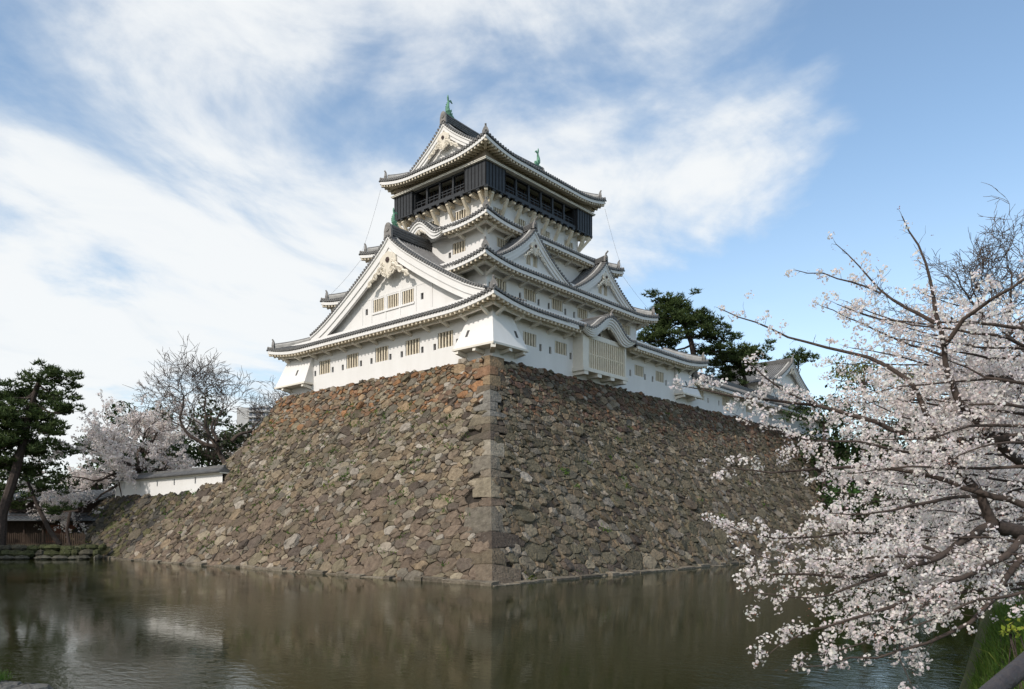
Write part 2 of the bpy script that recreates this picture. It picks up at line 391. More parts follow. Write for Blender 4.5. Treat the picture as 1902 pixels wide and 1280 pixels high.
def stone_face(name, label, rng, mapf, cells, pts, mode, parent, size):
    V = []; Fc = []; T = []
    for (i, poly) in cells:
        n = len(poly); cx = sum(p[0] for p in poly)/n; cz = sum(p[1] for p in poly)/n
        # subdivide the longer edges, jitter
        q = []
        for a in range(n):
            p, p2 = poly[a], poly[(a+1) % n]; L_ = math.hypot(p2[0]-p[0], (p2[1]-p[1]))
            if L_ < .05: continue
            q.append(p)
            if L_ > .38: q.append(((p[0]+p2[0])/2 + rng.gauss(0, .03), (p[1]+p2[1])/2 + rng.gauss(0, .03)))
        n = len(q)
        if n < 3: continue
        ext = max(math.hypot(p[0]-cx, p[1]-cz) for p in q)
        d0 = rng.uniform(.015, .085)*(1 + .5*ext) + (.09 if rng.random() < .07 else 0)
        tx_, tz_ = rng.gauss(0, .12), rng.gauss(-.03, .13)
        g_ = max(.5, 1 - .016/max(.08, ext)); base = len(V)
        ins = rng.uniform(.80, .92)
        for (k, dep) in ((g_, -.22), (g_*.99, d0*.45 - .01), (g_*ins, None)):
            for p in q:
                dx = (p[0]-cx)*k; dz = (p[1]-cz)*k
                if dep is None:
                    dx *= rng.uniform(.88, 1.1); dz *= rng.uniform(.88, 1.1)
                    o = d0 + dx*tx_ + dz*tz_ + rng.gauss(0, .022)
                else: o = dep + (rng.gauss(0, .02) if dep > 0 else 0)
                V.append(mapf(cx+dx, cz+dz, o))
        V.append(mapf(cx + rng.gauss(0, .05), cz + rng.gauss(0, .04), d0 + rng.uniform(-.02, .05)))
        t = pick_tint(rng, cz, mode)
        for a in range(n):
            b = (a+1) % n
            Fc.append((base+a, base+b, base+n+b, base+n+a)); Fc.append((base+n+a, base+n+b, base+2*n+b, base+2*n+a)); Fc.append((base+2*n+a, base+2*n+b, base+3*n))
            T += [t, t, t]
    me = bpy.data.meshes.new(name); me.from_pydata(V, [], Fc); face_tint(me, np.array(T, dtype=np.float32))
    o = link(name, me, [M['stone']], parent)
    return o
def backing(name, mapf, s_lo, s_hi, ztop, parent, z0=-.6):
    b = MB(); zs = [z0 + (ztop-z0)*i/14 for i in range(15)]
    for i in range(14):
        za, zb = zs[i], zs[i+1]
        b.quad(mapf(s_lo(za), za, -.16), mapf(s_hi(za), za, -.16), mapf(s_hi(zb), zb, -.16), mapf(s_lo(zb), zb, -.16))
    return b.build(name, M['joint'], parent)

base_t = thing('stone_base', (-8, 0, 0), 'tall battered base of brown fieldstone masonry under the white keep, rising from the moat', 'stone wall')
low_t = thing('lower_stone_wall', (-22, 26, 0), 'lower dark mossy stone embankment left of the keep base under the small white wall', 'stone wall')
near_l = lambda z: -TY - ry(z)          # near corner in Y
far_l = lambda z: 14.0 + 10.6*max(0, 1 - z/HT)**EXP
near_r = lambda z: -TX - rx(z)
LOWZ = 6.45
end_l = lambda z: 40.6 + 4.2*max(0, 1 - z/LOWZ)
# corner stones, long and short by turns: (bottom, top, length on the west face, length on the south face)
QU = []; z = -.4; k = 0; rq = random.Random(11); tw, ts = 0., 0.
while z < HT - .3:
    h = rq.choice((.7, .9, 1.1, 1.4))*rq.uniform(.9, 1.1) - .3*z/HT; z2 = min(z + h, HT+.05)
    la, lb = (rq.uniform(1.5, 2.6), rq.uniform(.8, 1.2)) if k % 2 else (rq.uniform(.8, 1.25), rq.uniform(1.3, 2.4))
    f = 1.05 - .35*z/HT; tw2, ts2 = (rq.uniform(-.02, .22), rq.uniform(-.02, .22)) if z2 < HT-.3 else (0., 0.)
    QU.append((z, z2, la*f, lb*f, tw, ts, tw2, ts2)); z = z2; k += 1; tw, ts = tw2, ts2
def in_quoin(s, z, near, i):
    for q in QU:
        if q[0] <= z < q[1]: return s - near < q[i] - .22
    return False
rng = random.Random(5)
SZ = .74
pts, AN = stone_points(rng, -25, 44, -.5, HT+.35, SZ)
cells = power_cells(pts, AN)
main, low = [], []
for (i, poly) in cells:
    s, z, r = pts[i]
    if z > HT - .04 or z < -.45: continue
    top = HT + .06 + .10*math.sin(s*1.7) + .06*math.sin(s*4.1 + z); poly = clip(poly, lambda p: top - p[1])
    if len(poly) < 3: continue
    zl = min(z, HT)
    dl = (near_l(zl+.2) - near_l(zl-.2))/.4
    poly = clip(poly, lambda p: p[0] - (near_l(zl) + dl*(p[1]-zl)))
    if len(poly) < 3: continue
    fl = far_l(zl); dfl = (far_l(min(zl+.2, HT)) - far_l(zl-.2))/(min(zl+.2, HT)-zl+.2)
    if in_quoin(s, zl, near_l(zl), 2): continue
    if s < fl:
        if z > LOWZ: poly = clip(poly, lambda p: fl + dfl*(p[1]-zl) - p[0])
        if len(poly) >= 3: main.append((i, poly))
    elif z < LOWZ - .05 and s < end_l(z):
        low.append((i, poly))
stone_face('west_face', None, rng, left_pt, main, pts, 'left', base_t, SZ)
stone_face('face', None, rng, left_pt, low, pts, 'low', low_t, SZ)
backing('west_backing', left_pt, near_l, lambda z: far_l(min(z, HT)), HT, base_t)
backing('backing', left_pt, lambda z: far_l(min(z, HT))-.6, end_l, LOWZ-.1, low_t)
pts, AN = stone_points(rng, -27, 62, -.5, HT+.35, SZ)
cells = power_cells(pts, AN)
main = []
for (i, poly) in cells:
    s, z, r = pts[i]
    if z > HT - .04 or z < -.45: continue
    top = HT + .04 + .10*math.sin(s*1.3) + .06*math.sin(s*3.7 + z); poly = clip(poly, lambda p: top - p[1])
    if len(poly) < 3: continue
    zl = min(z, HT); dl = (near_r(zl+.2) - near_r(zl-.2))/.4
    poly = clip(poly, lambda p: p[0] - (near_r(zl) + dl*(p[1]-zl)))
    if in_quoin(s, zl, near_r(zl), 3): continue
    if len(poly) >= 3: main.append((i, poly))
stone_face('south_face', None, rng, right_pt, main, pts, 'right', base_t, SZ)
backing('south_backing', right_pt, near_r, lambda z: 63, HT, base_t)
# cap, far end returns
b = MB(); b.add([(-TX, -TY, HT-.2), (63, -TY, HT-.2), (63, 60, HT-.2), (14, 60, HT-.2), (14, 14, HT-.2), (-TX, 14, HT-.2)], [(0, 1, 2, 3, 4, 5)])
zz = [0, 3, 6, 9, 12, HT]
for i in range(5):
    a, c = zz[i], zz[i+1]
    b.quad((-TX-rx(a), far_l(a), a-.3), (14, far_l(a), a-.3), (14, far_l(c), c-.3), (-TX-rx(c), far_l(c), c-.3))
b.quad((63, -TY-BY, -.5), (63, 60, -.5), (63, 60, HT-.2), (63, -TY, HT-.2)); b.quad((14, 14, 0), (14, 60, 0), (14, 60, HT-.2), (14, 14, HT-.2))
b.build('core', M['joint'], base_t)
b = MB(); b.add([(-TX-rx(LOWZ), 14, LOWZ-.15), (14, 14, LOWZ-.15), (14, 40.6, LOWZ-.15), (-TX-rx(LOWZ), 40.6, LOWZ-.15)], [(0, 1, 2, 3)])
b.quad((-TX-BX, 44.8, -.5), (14, 44.8, -.5), (14, 40.6, LOWZ-.15), (-TX-rx(LOWZ), 40.6, LOWZ-.15)); b.build('core', M['bank'], low_t)

# quoins: corner stones wrapping the near edge, long and short by turns
V = []; Fc = []; T = []; rq = random.Random(12)
for (z, z2, la, lb, tw, ts, tw2, ts2) in QU:
    h = z2 - z
    p = .05 + rq.uniform(0, .05); base = len(V); g_ = .03
    rows = ((z+g_*.1, p*.25, .97), (z+g_+.02, p*.85, 1.0), (z+h*.5, p, 1.+rq.gauss(0, .04)), (z2-g_-.02, p*.85, .98), (z2-g_*.1, p*.25, .96))
    for (zq, pp, ex) in rows:
        u_ = (zq-z)/h; sl_ = tw*(1-u_) + tw2*u_; sr_ = ts*(1-u_) + ts2*u_; zc = min(zq, HT); c = Vector((near_r(zc), near_l(zc), zq)); lj = la*ex + rq.gauss(0, .03); rj = lb*ex + rq.gauss(0, .03)
        V += [left_pt(near_l(zc)+lj, zq - sl_*lj, -.1), left_pt(near_l(zc)+lj-.06, zq - sl_*lj, pp*.8 + rq.gauss(0, .012)), left_pt(near_l(zc)+lj*.5, zq - sl_*lj*.5, pp*1.1 + rq.gauss(0, .02)), tuple(c + Vector((-pp*.6-.01, -pp*.6-.01, 0))),
              right_pt(near_r(zc)+rj*.5, zq - sr_*rj*.5, pp*1.1 + rq.gauss(0, .02)), right_pt(near_r(zc)+rj-.06, zq - sr_*rj, pp*.8 + rq.gauss(0, .012)), right_pt(near_r(zc)+rj, zq - sr_*rj, -.1)]
    fs = [(base+7*r_+i, base+7*r_+i+1, base+7*r_+8+i, base+7*r_+7+i) for r_ in range(4) for i in range(6)]
    zc = (z+z2)/2; kk = rq.uniform(.7, 1.25)
    t = pick_tint(rq, zc, 'left')
    t = tuple(c*.85 for c in t)
    if 8.2 < zc < 9.1: t = (.29, .26, .21)
    elif 10.5 < zc < 12.4: t = (.20, .19, .17)
    elif 6.4 < zc < 7.2: t = (.19, .16, .125)
    
    Fc += fs; T += [t]*len(fs)
me = bpy.data.meshes.new('corner_stones'); me.from_pydata(V, [], Fc); face_tint(me, np.array(T, dtype=np.float32)); link('corner_stones', me, [M['stone']], base_t)
# pale foot ledge at the waterline
def footing(parent, mapf, s0, s1, seed):
    V = []; Fc = []; T = []; r_ = random.Random(seed); s = s0
    while s < s1:
        L_ = r_.uniform(.5, 2.2); o = r_.uniform(.1, .6); h = r_.uniform(.03, .26); base = len(V); e = min(s+L_-.04, s1)
        a0 = mapf(s, 0, 0); a1 = mapf(e, 0, 0); n = Vector(mapf(s, 0, 1)) - Vector(a0); n.z = 0; n.normalize()
        for (p, oo) in ((a0, o*r_.uniform(.7, 1)), (a1, o)):
            p = Vector(p); V += [p + n*oo + Vector((0, 0, -.4)), p + n*oo + Vector((0, 0, h*.8)), p + n*oo*.7 + Vector((0, 0, h)), p - n*.3 + Vector((0, 0, h+.05))]
        fs = [(base, base+4, base+5, base+1), (base+1, base+5, base+6, base+2), (base+2, base+6, base+7, base+3), (base, base+1, base+2, base+3), (base+7, base+6, base+5, base+4)]
        kk = r_.uniform(.55, 1.1); t = tuple(c*kk for c in (.24, .21, .165)); Fc += fs; T += [t]*5; s = e + .04
    me = bpy.data.meshes.new('footing'); me.from_pydata(V, [], Fc); face_tint(me, np.array(T, dtype=np.float32)); link('footing', me, [M['stone']], parent)
footing(base_t, left_pt, near_l(0)-.3, far_l(0), 1); footing(base_t, right_pt, near_r(0)-.3, 63, 2); footing(low_t, left_pt, far_l(0), 42, 3)
# ------------------------------------------------------------------ the keep
KEEP = thing('castle_keep', (0, 0, HT), 'white plastered multi tiered castle keep with grey tiled roofs and black top storey', 'castle')
PL, PL2, CR, TI = M['plaster'], M['plaster2'], M['cream'], M['tile']

def cross_rib(r=.085): return [(-r, -.02), (-r*.62, r*.78), (r*.62, r*.78), (r, -.02)]
class Roof:
    """hipped roof skirt with concave slopes and lifted corners"""
    def __init__(s, hx, hy, z0, s1, s2, U, L): s.hx, s.hy, s.z0, s.s1, s.s2, s.U, s.L = hx, hy, z0, s1, s2, U, L
    def z(s, d, c): return s.z0 + s.s1*d + s.s2*d*d + s.U*max(0, 1-c/s.L)**2*max(0, 1-d/s.L)
    def lift(s, c): return s.U*max(0, 1-c/s.L)**2
SIDES = [((-1, 0), (0, -1), 'x'), ((0, -1), (1, 0), 'y'), ((1, 0), (0, 1), 'x'), ((0, 1), (-1, 0), 'y')]   # outward, along
def build_roof(R_, dmax, ov, parent, name, beam=True, cut=None, pitch=.33, raft=.47, und=None, armsp=2.05, label=None, hipD=None, cx=0, cy=0, sides=(0, 1, 2, 3), drop=.0):
    tiles = MB(); eave = MB(); brk = MB()
    for si in sides:
        n, t, ax = SIDES[si]
        h = R_.hy if ax == 'x' else R_.hx; off = R_.hx if ax == 'x' else R_.hy
        def P(a, d, z): return (cx + n[0]*(off-d) + t[0]*a, cy + n[1]*(off-d) + t[1]*a, z)
        N = int(2*h/pitch); p = 2*h/N; A = [-h + p*i for i in range(N+1)]
        def skip(a): return cut and cut(si, a)
        # tiled surface and ribs
        for i in range(N):
            a0, a1 = A[i], A[i+1]; am = (a0+a1)/2
            if skip(am): continue
            d0 = min(dmax(si, a0), h-abs(a0)); d1 = min(dmax(si, a1), h-abs(a1)); K = 5
            for k in range(K):
                u, v = k/K, (k+1)/K
                tiles.quad(P(a0, d0*u, R_.z(d0*u, h-abs(a0))), P(a1, d1*u, R_.z(d1*u, h-abs(a1))), P(a1, d1*v, R_.z(d1*v, h-abs(a1))), P(a0, d0*v, R_.z(d0*v, h-abs(a0))))
            dm = min(dmax(si, am), h-abs(am)); cm = h-abs(am)
            if dm > .1:
                pts_ = [P(am, -.04 + (dm+.04)*k/K, R_.z(max(0, dm*k/K), cm)+.02) for k in range(K+1)]
                tiles.sweep(pts_, cross_rib(), 0, closed=False, caps=False, side=(t[0], t[1], 0))
                e = Vector(P(am, -.05, R_.z(0, cm)+.03)); tiles.disc(e + Vector((n[0]*.03, n[1]*.03, 0)), (n[0], n[1], 0), .122, .10, 7, 1)
                e2 = Vector(P(am + p/2, -.02, R_.z(0, cm)-.03))
                tiles.bar(Vector(P(am+.09, -.03, R_.z(0, cm)-.07)), Vector(P(am+p-.09, -.03, R_.z(0, cm)-.07)), .07, .13, 0)
        # eave edge: white fascia, soffit, rafters, wall beam and arms
        aa = [-h + 2*h*i/48 for i in range(49)]
        def run(mb, d, z1, z0_, th, m, inset=None):
            d_in = d if inset is None else inset
            ps = [a for a in aa if h-abs(a) >= d_in - 1e-6]; ps = [-(h-d_in)] + [a for a in ps if abs(a) < h-d_in-.02] + [h-d_in]
            seg = []; 
            for a in ps:
                if skip(a) and mb is eave:
                    if len(seg) > 1: mb.sweep(seg, [(-th/2, z0_), (th/2, z0_), (th/2, z1), (-th/2, z1)], m, side=(n[0], n[1], 0))
                    seg = []; continue
                seg.append(P(a, d, R_.z0 + R_.lift(max(0, h-abs(a)-d*.0))))
            if len(seg) > 1: mb.sweep(seg, [(-th/2, z0_), (th/2, z0_), (th/2, z1), (-th/2, z1)], m, side=(n[0], n[1], 0))
        run(eave, .10, -.15, -.42, .14, 0)
        def zs(d, c): return R_.z0 + R_.lift(c) - .42 + .20*d - drop*d
        for i in range(48):
            a0, a1 = aa[i], aa[i+1]
            if skip((a0+a1)/2): continue
            c0, c1 = h-abs(a0), h-abs(a1)
            q0, q1 = min(ov, c0), min(ov, c1)
            eave.quad(P(a0, .06, zs(.06, c0)+.06), P(a1, .06, zs(.06, c1)+.06), P(a1, q1, zs(q1, c1)+.05), P(a0, q0, zs(q0, c0)+.05), 1)
        nr = int(2*h/raft)
        for i in range(nr):
            a = -h + (i+.5)*2*h/nr; c = h-abs(a); q = min(ov, c)
            if q < .3 or skip(a): continue
            eave.bar(P(a, .09, zs(.09, c)-.11), P(a, q, zs(q, c)-.09), .16, .19, 2)
        if beam:
            bd = ov*.52; zb = R_.z0 - .42 + .2*bd - .28
            ps = [a for a in aa if abs(a) < h-bd]; ps = [-(h-bd)] + ps + [h-bd]
            seg = []
            for a in ps:
                if skip(a):
                    if len(seg) > 1: brk.sweep(seg, [(-.11, -.12), (.11, -.12), (.11, .13), (-.11, .13)], 0, side=(n[0], n[1], 0))
                    seg = []; continue
                seg.append(P(a, bd, zb + R_.lift(h-abs(a))*.9))
            if len(seg) > 1: brk.sweep(seg, [(-.11, -.12), (.11, -.12), (.11, .13), (-.11, .13)], 0, side=(n[0], n[1], 0))
            na = max(2, int(2*(h-ov)/armsp))
            for i in range(na+1):
                a = -(h-ov-.25) + i*2*(h-ov-.25)/na
                if skip(a): continue
                lf = R_.lift(h-abs(a))*.9
                brk.bar(P(a, ov+.05, zb-.34), P(a, bd-.28, zb-.02+lf), .2, .24, 0)
    # hips: corner ridges with end ornaments, corner rafters
    hips = []
    for sx, sy in ((-1, -1), (1, -1), (1, 1), (-1, 1)):
        if len(sides) < 4 and not (sx == -1 and sy == -1): continue
        D = hipD
        hp = [(cx + sx*(R_.hx-d), cy + sy*(R_.hy-d), R_.z(d, d)+.10) for d in [.55 + (D-.55)*k/7 for k in range(8)]]
        m_ = MB(); m_.sweep(hp, [(-.17, -.1), (.17, -.1), (.19, .16), (.11, .30), (-.11, .30), (-.19, .16)], 0)
        m_.sweep([(p[0], p[1], p[2]+.31) for p in hp], [(-.12, 0), (.12, 0), (.06, .1), (-.06, .1)], 1)
        d = .42; e = Vector((cx + sx*(R_.hx-d), cy + sy*(R_.hy-d), R_.z(d, d)+.1)); o = Vector((sx, sy, 0)).normalized(); q = Vector((-o.y, o.x, 0))
        m_.add([e + q*a + o*b + Vector((0, 0, c)) for b in (-.1, .12) for (a, c) in ((-.27, -.12), (.27, -.12), (.30, .18), (.16, .50), (0, .62), (-.16, .50), (-.30, .18))],
               [(0,1,2,3,4,5,6)[::-1], (7,8,9,10,11,12,13)] + [(i, (i+1) % 7, 7+(i+1) % 7, 7+i) for i in range(7)], 2)
        m_.disc(e + o*.17 + Vector((0, 0, .2)), o, .14, .06, 8, 2)
        m_.tube([e + Vector((0, 0, .5)), e + Vector((0, 0, .68)) + o*.03, e + Vector((0, 0, .82)) + o*.12], [.1, .09, .08], 6, 2)
        # rising tip on the very corner
        tp = Vector((cx + sx*(R_.hx-.12), cy + sy*(R_.hy-.12), R_.z(0, 0)+.05))
        m_.tube([tp - o*.35 + Vector((0, 0, .03)), tp + Vector((0, 0, .06)), tp + o*.14 + Vector((0, 0, .16))], [.15, .12, .08], 6, 2)
        hips.append(m_)
        c_ = [(cx + sx*(R_.hx-d), cy + sy*(R_.hy-d), R_.z0 + R_.lift(d) - .50 + .2*d) for d in (.12, ov*.5, ov)]
        eave.sweep(c_, [(-.13, -.17), (.13, -.17), (.13, .17), (-.13, .17)], 2)
    ro = tiles.build(name, [TI, M['tile_end']], parent, label=label)
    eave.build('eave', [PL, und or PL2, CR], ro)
    if beam: brk.build('eave_beam', PL2, ro)
    for m_ in hips: m_.build('hip_ridge', [M['mortar'], TI, M['onigawara']], ro)
    return ro

def gable(parent, o, U, W, prof, depth, barge_h, rec, base, name='gable', ridge=(.4, .6), rake=.55, back_w=None, pitch=.33, wallholes=None, layers=2, wall=True, orn=.5, ridge_up=.0, wall_m=None, tip=True, taper=1.):
    """gabled roof seen from its end. o: front middle (x, y), U across, W backwards, prof: [(u, z)] for u >= 0"""
    U = Vector((U[0], U[1], 0)); W = Vector((W[0], W[1], 0)); O = Vector((o[0], o[1], 0))
    def P(u, w, z): return O + U*u + W*w + Vector((0, 0, z))
    n = len(prof)
    def slope(i):
        a, b = prof[max(0, i-1)], prof[min(n-1, i+1)]; return (b[1]-a[1])/(b[0]-a[0])
    sl = [slope(i) if i else (prof[1][1]-prof[0][1])/(prof[1][0]-prof[0][0]) for i in range(n)]
    def dn(i, d): return prof[i][1] - d*math.sqrt(1+sl[i]**2)*(1 - (1-taper)*max(0, (prof[i][0]/prof[-1][0]-.55)/.45))
    full = [(-prof[i][0], i) for i in range(n-1, 0, -1)] + [(prof[i][0], i) for i in range(n)]
    t = MB(); bw = depth if back_w is None else back_w
    for (ua, ia), (ub, ib) in zip(full[:-1], full[1:]):
        t.quad(P(ua, 0, prof[ia][1]), P(ub, 0, prof[ib][1]), P(ub, bw, prof[ib][1]), P(ua, bw, prof[ia][1]))
        t.quad(P(ua, 0, dn(ia, .1)), P(ua, bw, dn(ia, .1)), P(ub, bw, dn(ib, .1)), P(ub, 0, dn(ib, .1)), 2)
    for s in (-1, 1):     # ribs running down the slopes
        k = 0
        while rake + .2 + k*pitch < bw:
            w_ = rake + .2 + k*pitch; k += 1
            t.sweep([P(s*prof[i][0], w_, prof[i][1]+.02) for i in range(n)], cross_rib(), 0, closed=False, caps=False, side=W)
        # descending rake ridge of mortar, and short rake tiles with round ends
        t.sweep([P(s*prof[i][0], rake+.02, prof[i][1]+.03) for i in range(n)], [(-.13, 0), (.13, 0), (.10, .15), (-.10, .15)], 1, side=W)
        L_ = [0]
        for i in range(1, n): L_.append(L_[-1] + math.hypot(prof[i][0]-prof[i-1][0], prof[i][1]-prof[i-1][1]))
        m_ = int(L_[-1]/.31)
        for q in range(m_):
            x = (q+.6)*L_[-1]/m_; i = max(j for j in range(n) if L_[j] <= x); i = min(i, n-2); f = (x-L_[i])/(L_[i+1]-L_[i])
            u = s*(prof[i][0]*(1-f)+prof[i+1][0]*f); z = prof[i][1]*(1-f)+prof[i+1][1]*f
            t.tube([P(u, -.07, z+.04), P(u, rake-.1, z+.06)], [.115, .115], 7, 0); t.disc(P(u, -.085, z+.04), -W, .125, .03, 7, 3)
    tl = t.build(name + '_roof', [TI, M['mortar'], PL2, M['tile_end']], parent)
    # barge boards
    b = MB()
    def layer(d0, d1, w0, w1, m):
        for (ua, ia), (ub, ib) in zip(full[:-1], full[1:]):
            A = [P(ua, w0, dn(ia, d0)), P(ub, w0, dn(ib, d0)), P(ub, w0, dn(ib, d1)), P(ua, w0, dn(ia, d1))]
            B = [P(ua, w1, dn(ia, d0)), P(ub, w1, dn(ib, d0)), P(ub, w1, dn(ib, d1)), P(ua, w1, dn(ia, d1))]
            b.quad(A[3], A[2], A[1], A[0], m); b.quad(A[2], A[3], B[3], B[2], m); b.quad(B[0], B[1], B[2], B[3], m); b.quad(A[0], A[1], B[1], B[0], m)
    layer(.07, .20, -.02, .30, 0); layer(.20, .20+barge_h*.55, .08, .34, 0)
    if layers > 1: layer(.20+barge_h*.55, .20+barge_h, .17, .40, 0)
    if layers > 2: layer(.20+barge_h, .20+barge_h*1.4, .28, .5, 0)
    b.build('barge_board', PL, tl)
    wl = None
    if wall:
        wb = MB(); top = [(u, max(base, dn(i, .25))) for (u, i) in full]
        top = [p for p in top if p[1] > base + .001] 
        ring = [(top[0][0]-.01, base)] + top + [(top[-1][0]+.01, base)]
        if wallholes:
            us = sorted(set([ring[0][0], ring[-1][0]] + [p[0] for p in top] + [x for h in wallholes for x in (h[0], h[2])]))
            def zt(u):
                for (p, q) in zip(top[:-1], top[1:]):
                    if p[0] <= u <= q[0]: return p[1] + (q[1]-p[1])*(u-p[0])/(q[0]-p[0])
                return base
            for ua, ub in zip(us[:-1], us[1:]):
                hs = sorted([h for h in wallholes if h[0] <= ua+1e-6 and h[2] >= ub-1e-6], key=lambda h: h[1])
                lo = base
                for h in hs:
                    if h[1] > lo: wb.quad(P(ua, rec, lo), P(ub, rec, lo), P(ub, rec, h[1]), P(ua, rec, h[1]))
                    lo = h[3]
                wb.quad(P(ua, rec, lo), P(ub, rec, lo), P(ub, rec, zt(ub)), P(ua, rec, zt(ua)))
            for (u0, z0, u1, z1) in wallholes:
                for (a, c) in (((u0, z0), (u1, z0)), ((u1, z0), (u1, z1)), ((u1, z1), (u0, z1)), ((u0, z1), (u0, z0))):
                    wb.quad(P(a[0], rec, a[1]), P(c[0], rec, c[1]), P(c[0], rec+.22, c[1]), P(a[0], rec+.22, a[1]))
        else:
            wb.add([P(u, rec, z) for (u, z) in ring], [tuple(range(len(ring)))])
        wl = wb.build(name + '_wall', wall_m or PL, parent)
    # ridge and its end tile
    rw, rh = ridge; zt_ = prof[0][1]
    r_ = MB(); lay = [(0, 0), (.30, .06), (.62, -.02), (.85, .05)]
    pr = [(-rw/2, -.1), (rw/2, -.1), (rw/2, rh*.8), (rw*.3, rh), (-rw*.3, rh), (-rw/2, rh*.8)]
    K = 6; ps = [P(0, .16 + (bw-.16)*k/K, zt_ + ridge_up*(1-k/K)**2) for k in range(K+1)]
    r_.sweep(ps, pr, 0, side=U)
    for f in (.12, .38, .64): r_.sweep([p + Vector((0, 0, rh*f)) for p in ps], [(-rw/2-.035, 0), (rw/2+.035, 0), (rw/2+.035, .05), (-rw/2-.035, .05)], 1, side=U)
    e = P(0, .1, zt_ + ridge_up); q = U; o_ = -W; sc = rh/.62
    r_.add([e + q*a*sc + o_*b + Vector((0, 0, c*sc)) for b in (-.06, .13) for (a, c) in ((-.36, -.3), (-.1, -.08), (.1, -.08), (.36, -.3), (.34, .2), (.24, .55), (.1, .68), (-.1, .68), (-.24, .55), (-.34, .2))],
           [tuple(range(10))[::-1], tuple(range(10, 20))] + [(i, (i+1) % 10, 10+(i+1) % 10, 10+i) for i in range(10)], 2)
    r_.disc(e + o_*.19 + Vector((0, 0, .33*sc)), o_, .2*sc, .07, 9, 2); r_.disc(e + o_*.21 + Vector((0, 0, .33*sc)), o_, .09*sc, .06, 8, 2)
    if tip: r_.tube([e + Vector((0, 0, .6*sc)), e + o_*.05 + Vector((0, 0, .9*sc)), e + o_*.3 + Vector((0, 0, 1.2*sc))], [.09, .085, .07], 6, 2)
    r_.build('ridge', [M['ridge_dark'], TI, M['onigawara']], tl)
    # carved pendant under the peak
    if orn:
        g_ = MB(); zc = dn(0, .20+barge_h) - .05; w_ = .02
        out = [(0, .25), (.34, .1), (.62, -.12), (.66, -.5), (.52, -.78), (.60, -1.05), (.42, -1.3), (.22, -1.32), (0, -1.55)]
        out = [(a*1.25, c) for (a, c) in out]; out = out + [(-a, c) for (a, c) in out[-2:0:-1]]
        m2 = len(out); g_.add([P(a*orn, w_+b, zc + c*orn) for b in (.1, -.02) for (a, c) in out], [tuple(range(m2)), tuple(range(m2, 2*m2))[::-1]] + [(i, m2+i, m2+(i+1) % m2, (i+1) % m2) for i in range(m2)], 0)
        def curl(cu, cz, r, s, turns=1.4, th=.06):
            pts_ = []
            for k in range(15):
                f = k/14; a_ = s*f*turns*2*math.pi + math.pi/2; rr = r*(1-.72*f)
                pts_.append(P(cu + math.cos(a_)*rr, w_-.04, cz + math.sin(a_)*rr))
            g_.tube(pts_, [th*(1-.4*k/14) for k in range(15)], 5, 0)
        for s in (-1, 1):
            curl(s*.42*orn, zc-1.0*orn, .2*orn, s, th=.07*orn); curl(s*.2*orn, zc-1.28*orn, .17*orn, -s, th=.06*orn); curl(s*.5*orn, zc-.62*orn, .2*orn, -s, th=.07*orn)
            m_ = 3
            for k in range(m_):    # side scrolls following the barge board
                u = (.8 + .52*k)*orn; i = max(j for j in range(n) if prof[j][0] <= u); z = dn(i, .20+barge_h+.12) + sl[i]*(u-prof[i][0]) - .16*orn
                curl(s*u, z, (.25-.03*k)*orn, s*(1 if k % 2 else -1), th=.085*orn)
                g_.tube([P(s*(u-.3*orn), w_-.02, z+.25*orn), P(s*u, w_-.02, z+.14*orn), P(s*(u+.28*orn), w_-.02, z-.16*orn)], [.12*orn, .13*orn, .06*orn], 6, 0)
        g_.disc(P(0, w_-.1, zc-.32*orn), -W, .19*orn, .08, 6, 1)
        g_.disc(P(0, w_-.13, zc-.32*orn), -W, .08*orn, .05, 6, 1)
        g_.build('pendant_ornament', [M['cream_orn'], M['boss']], tl)
    return tl, wl
M['cream_orn'] = mat('cream_carving', (.72, .655, .55), .75, .1, 4, spec=.15)

def window(parent, o, ux, n, w, h, bars=5, back=None, name='window'):
    """barred window in a hole; o lower corner of the hole on the wall plane"""
    b = MB(); ux = Vector((*ux, 0)); n = Vector((*n, 0)); o = Vector(o); Z = Vector((0, 0, 1))
    b.quad(*[o + ux*u - n*.2 + Z*z for (u, z) in ((0, 0), (w, 0), (w, h), (0, h))], 1)
    bw = w/(2*bars+1)*1.0
    for i in range(bars):
        u = (i+.5)*w/bars
        c = [o + ux*(u+s*bw/2) - n*dd + Z*z for z in (.0, h) for (s, dd) in ((-1, .13), (1, .13), (1, .02), (-1, .02))]
        b.hexa(c, 0)
    return b.build(name, [CR, back or M['shutter']], parent)
def loophole(parent, o, ux, n, w, h, dz=0):
    b = MB(); ux = Vector((*ux, 0)); n = Vector((*n, 0)); o = Vector(o); Z = Vector((0, 0, 1))
    b.quad(*[o + ux*u - n*.12 + Z*z for (u, z) in ((0, 0), (w, 0), (w, h), (0, h))], 0)
    b.quad(*[o + ux*u - n*.115 + Z*z for (u, z) in ((w*.2, h*.06), (w*.55, h*.06), (w*.55, h*.94), (w*.2, h*.94))], 1)
    return b.build('loophole', [M['hole'], M['dark']], parent)
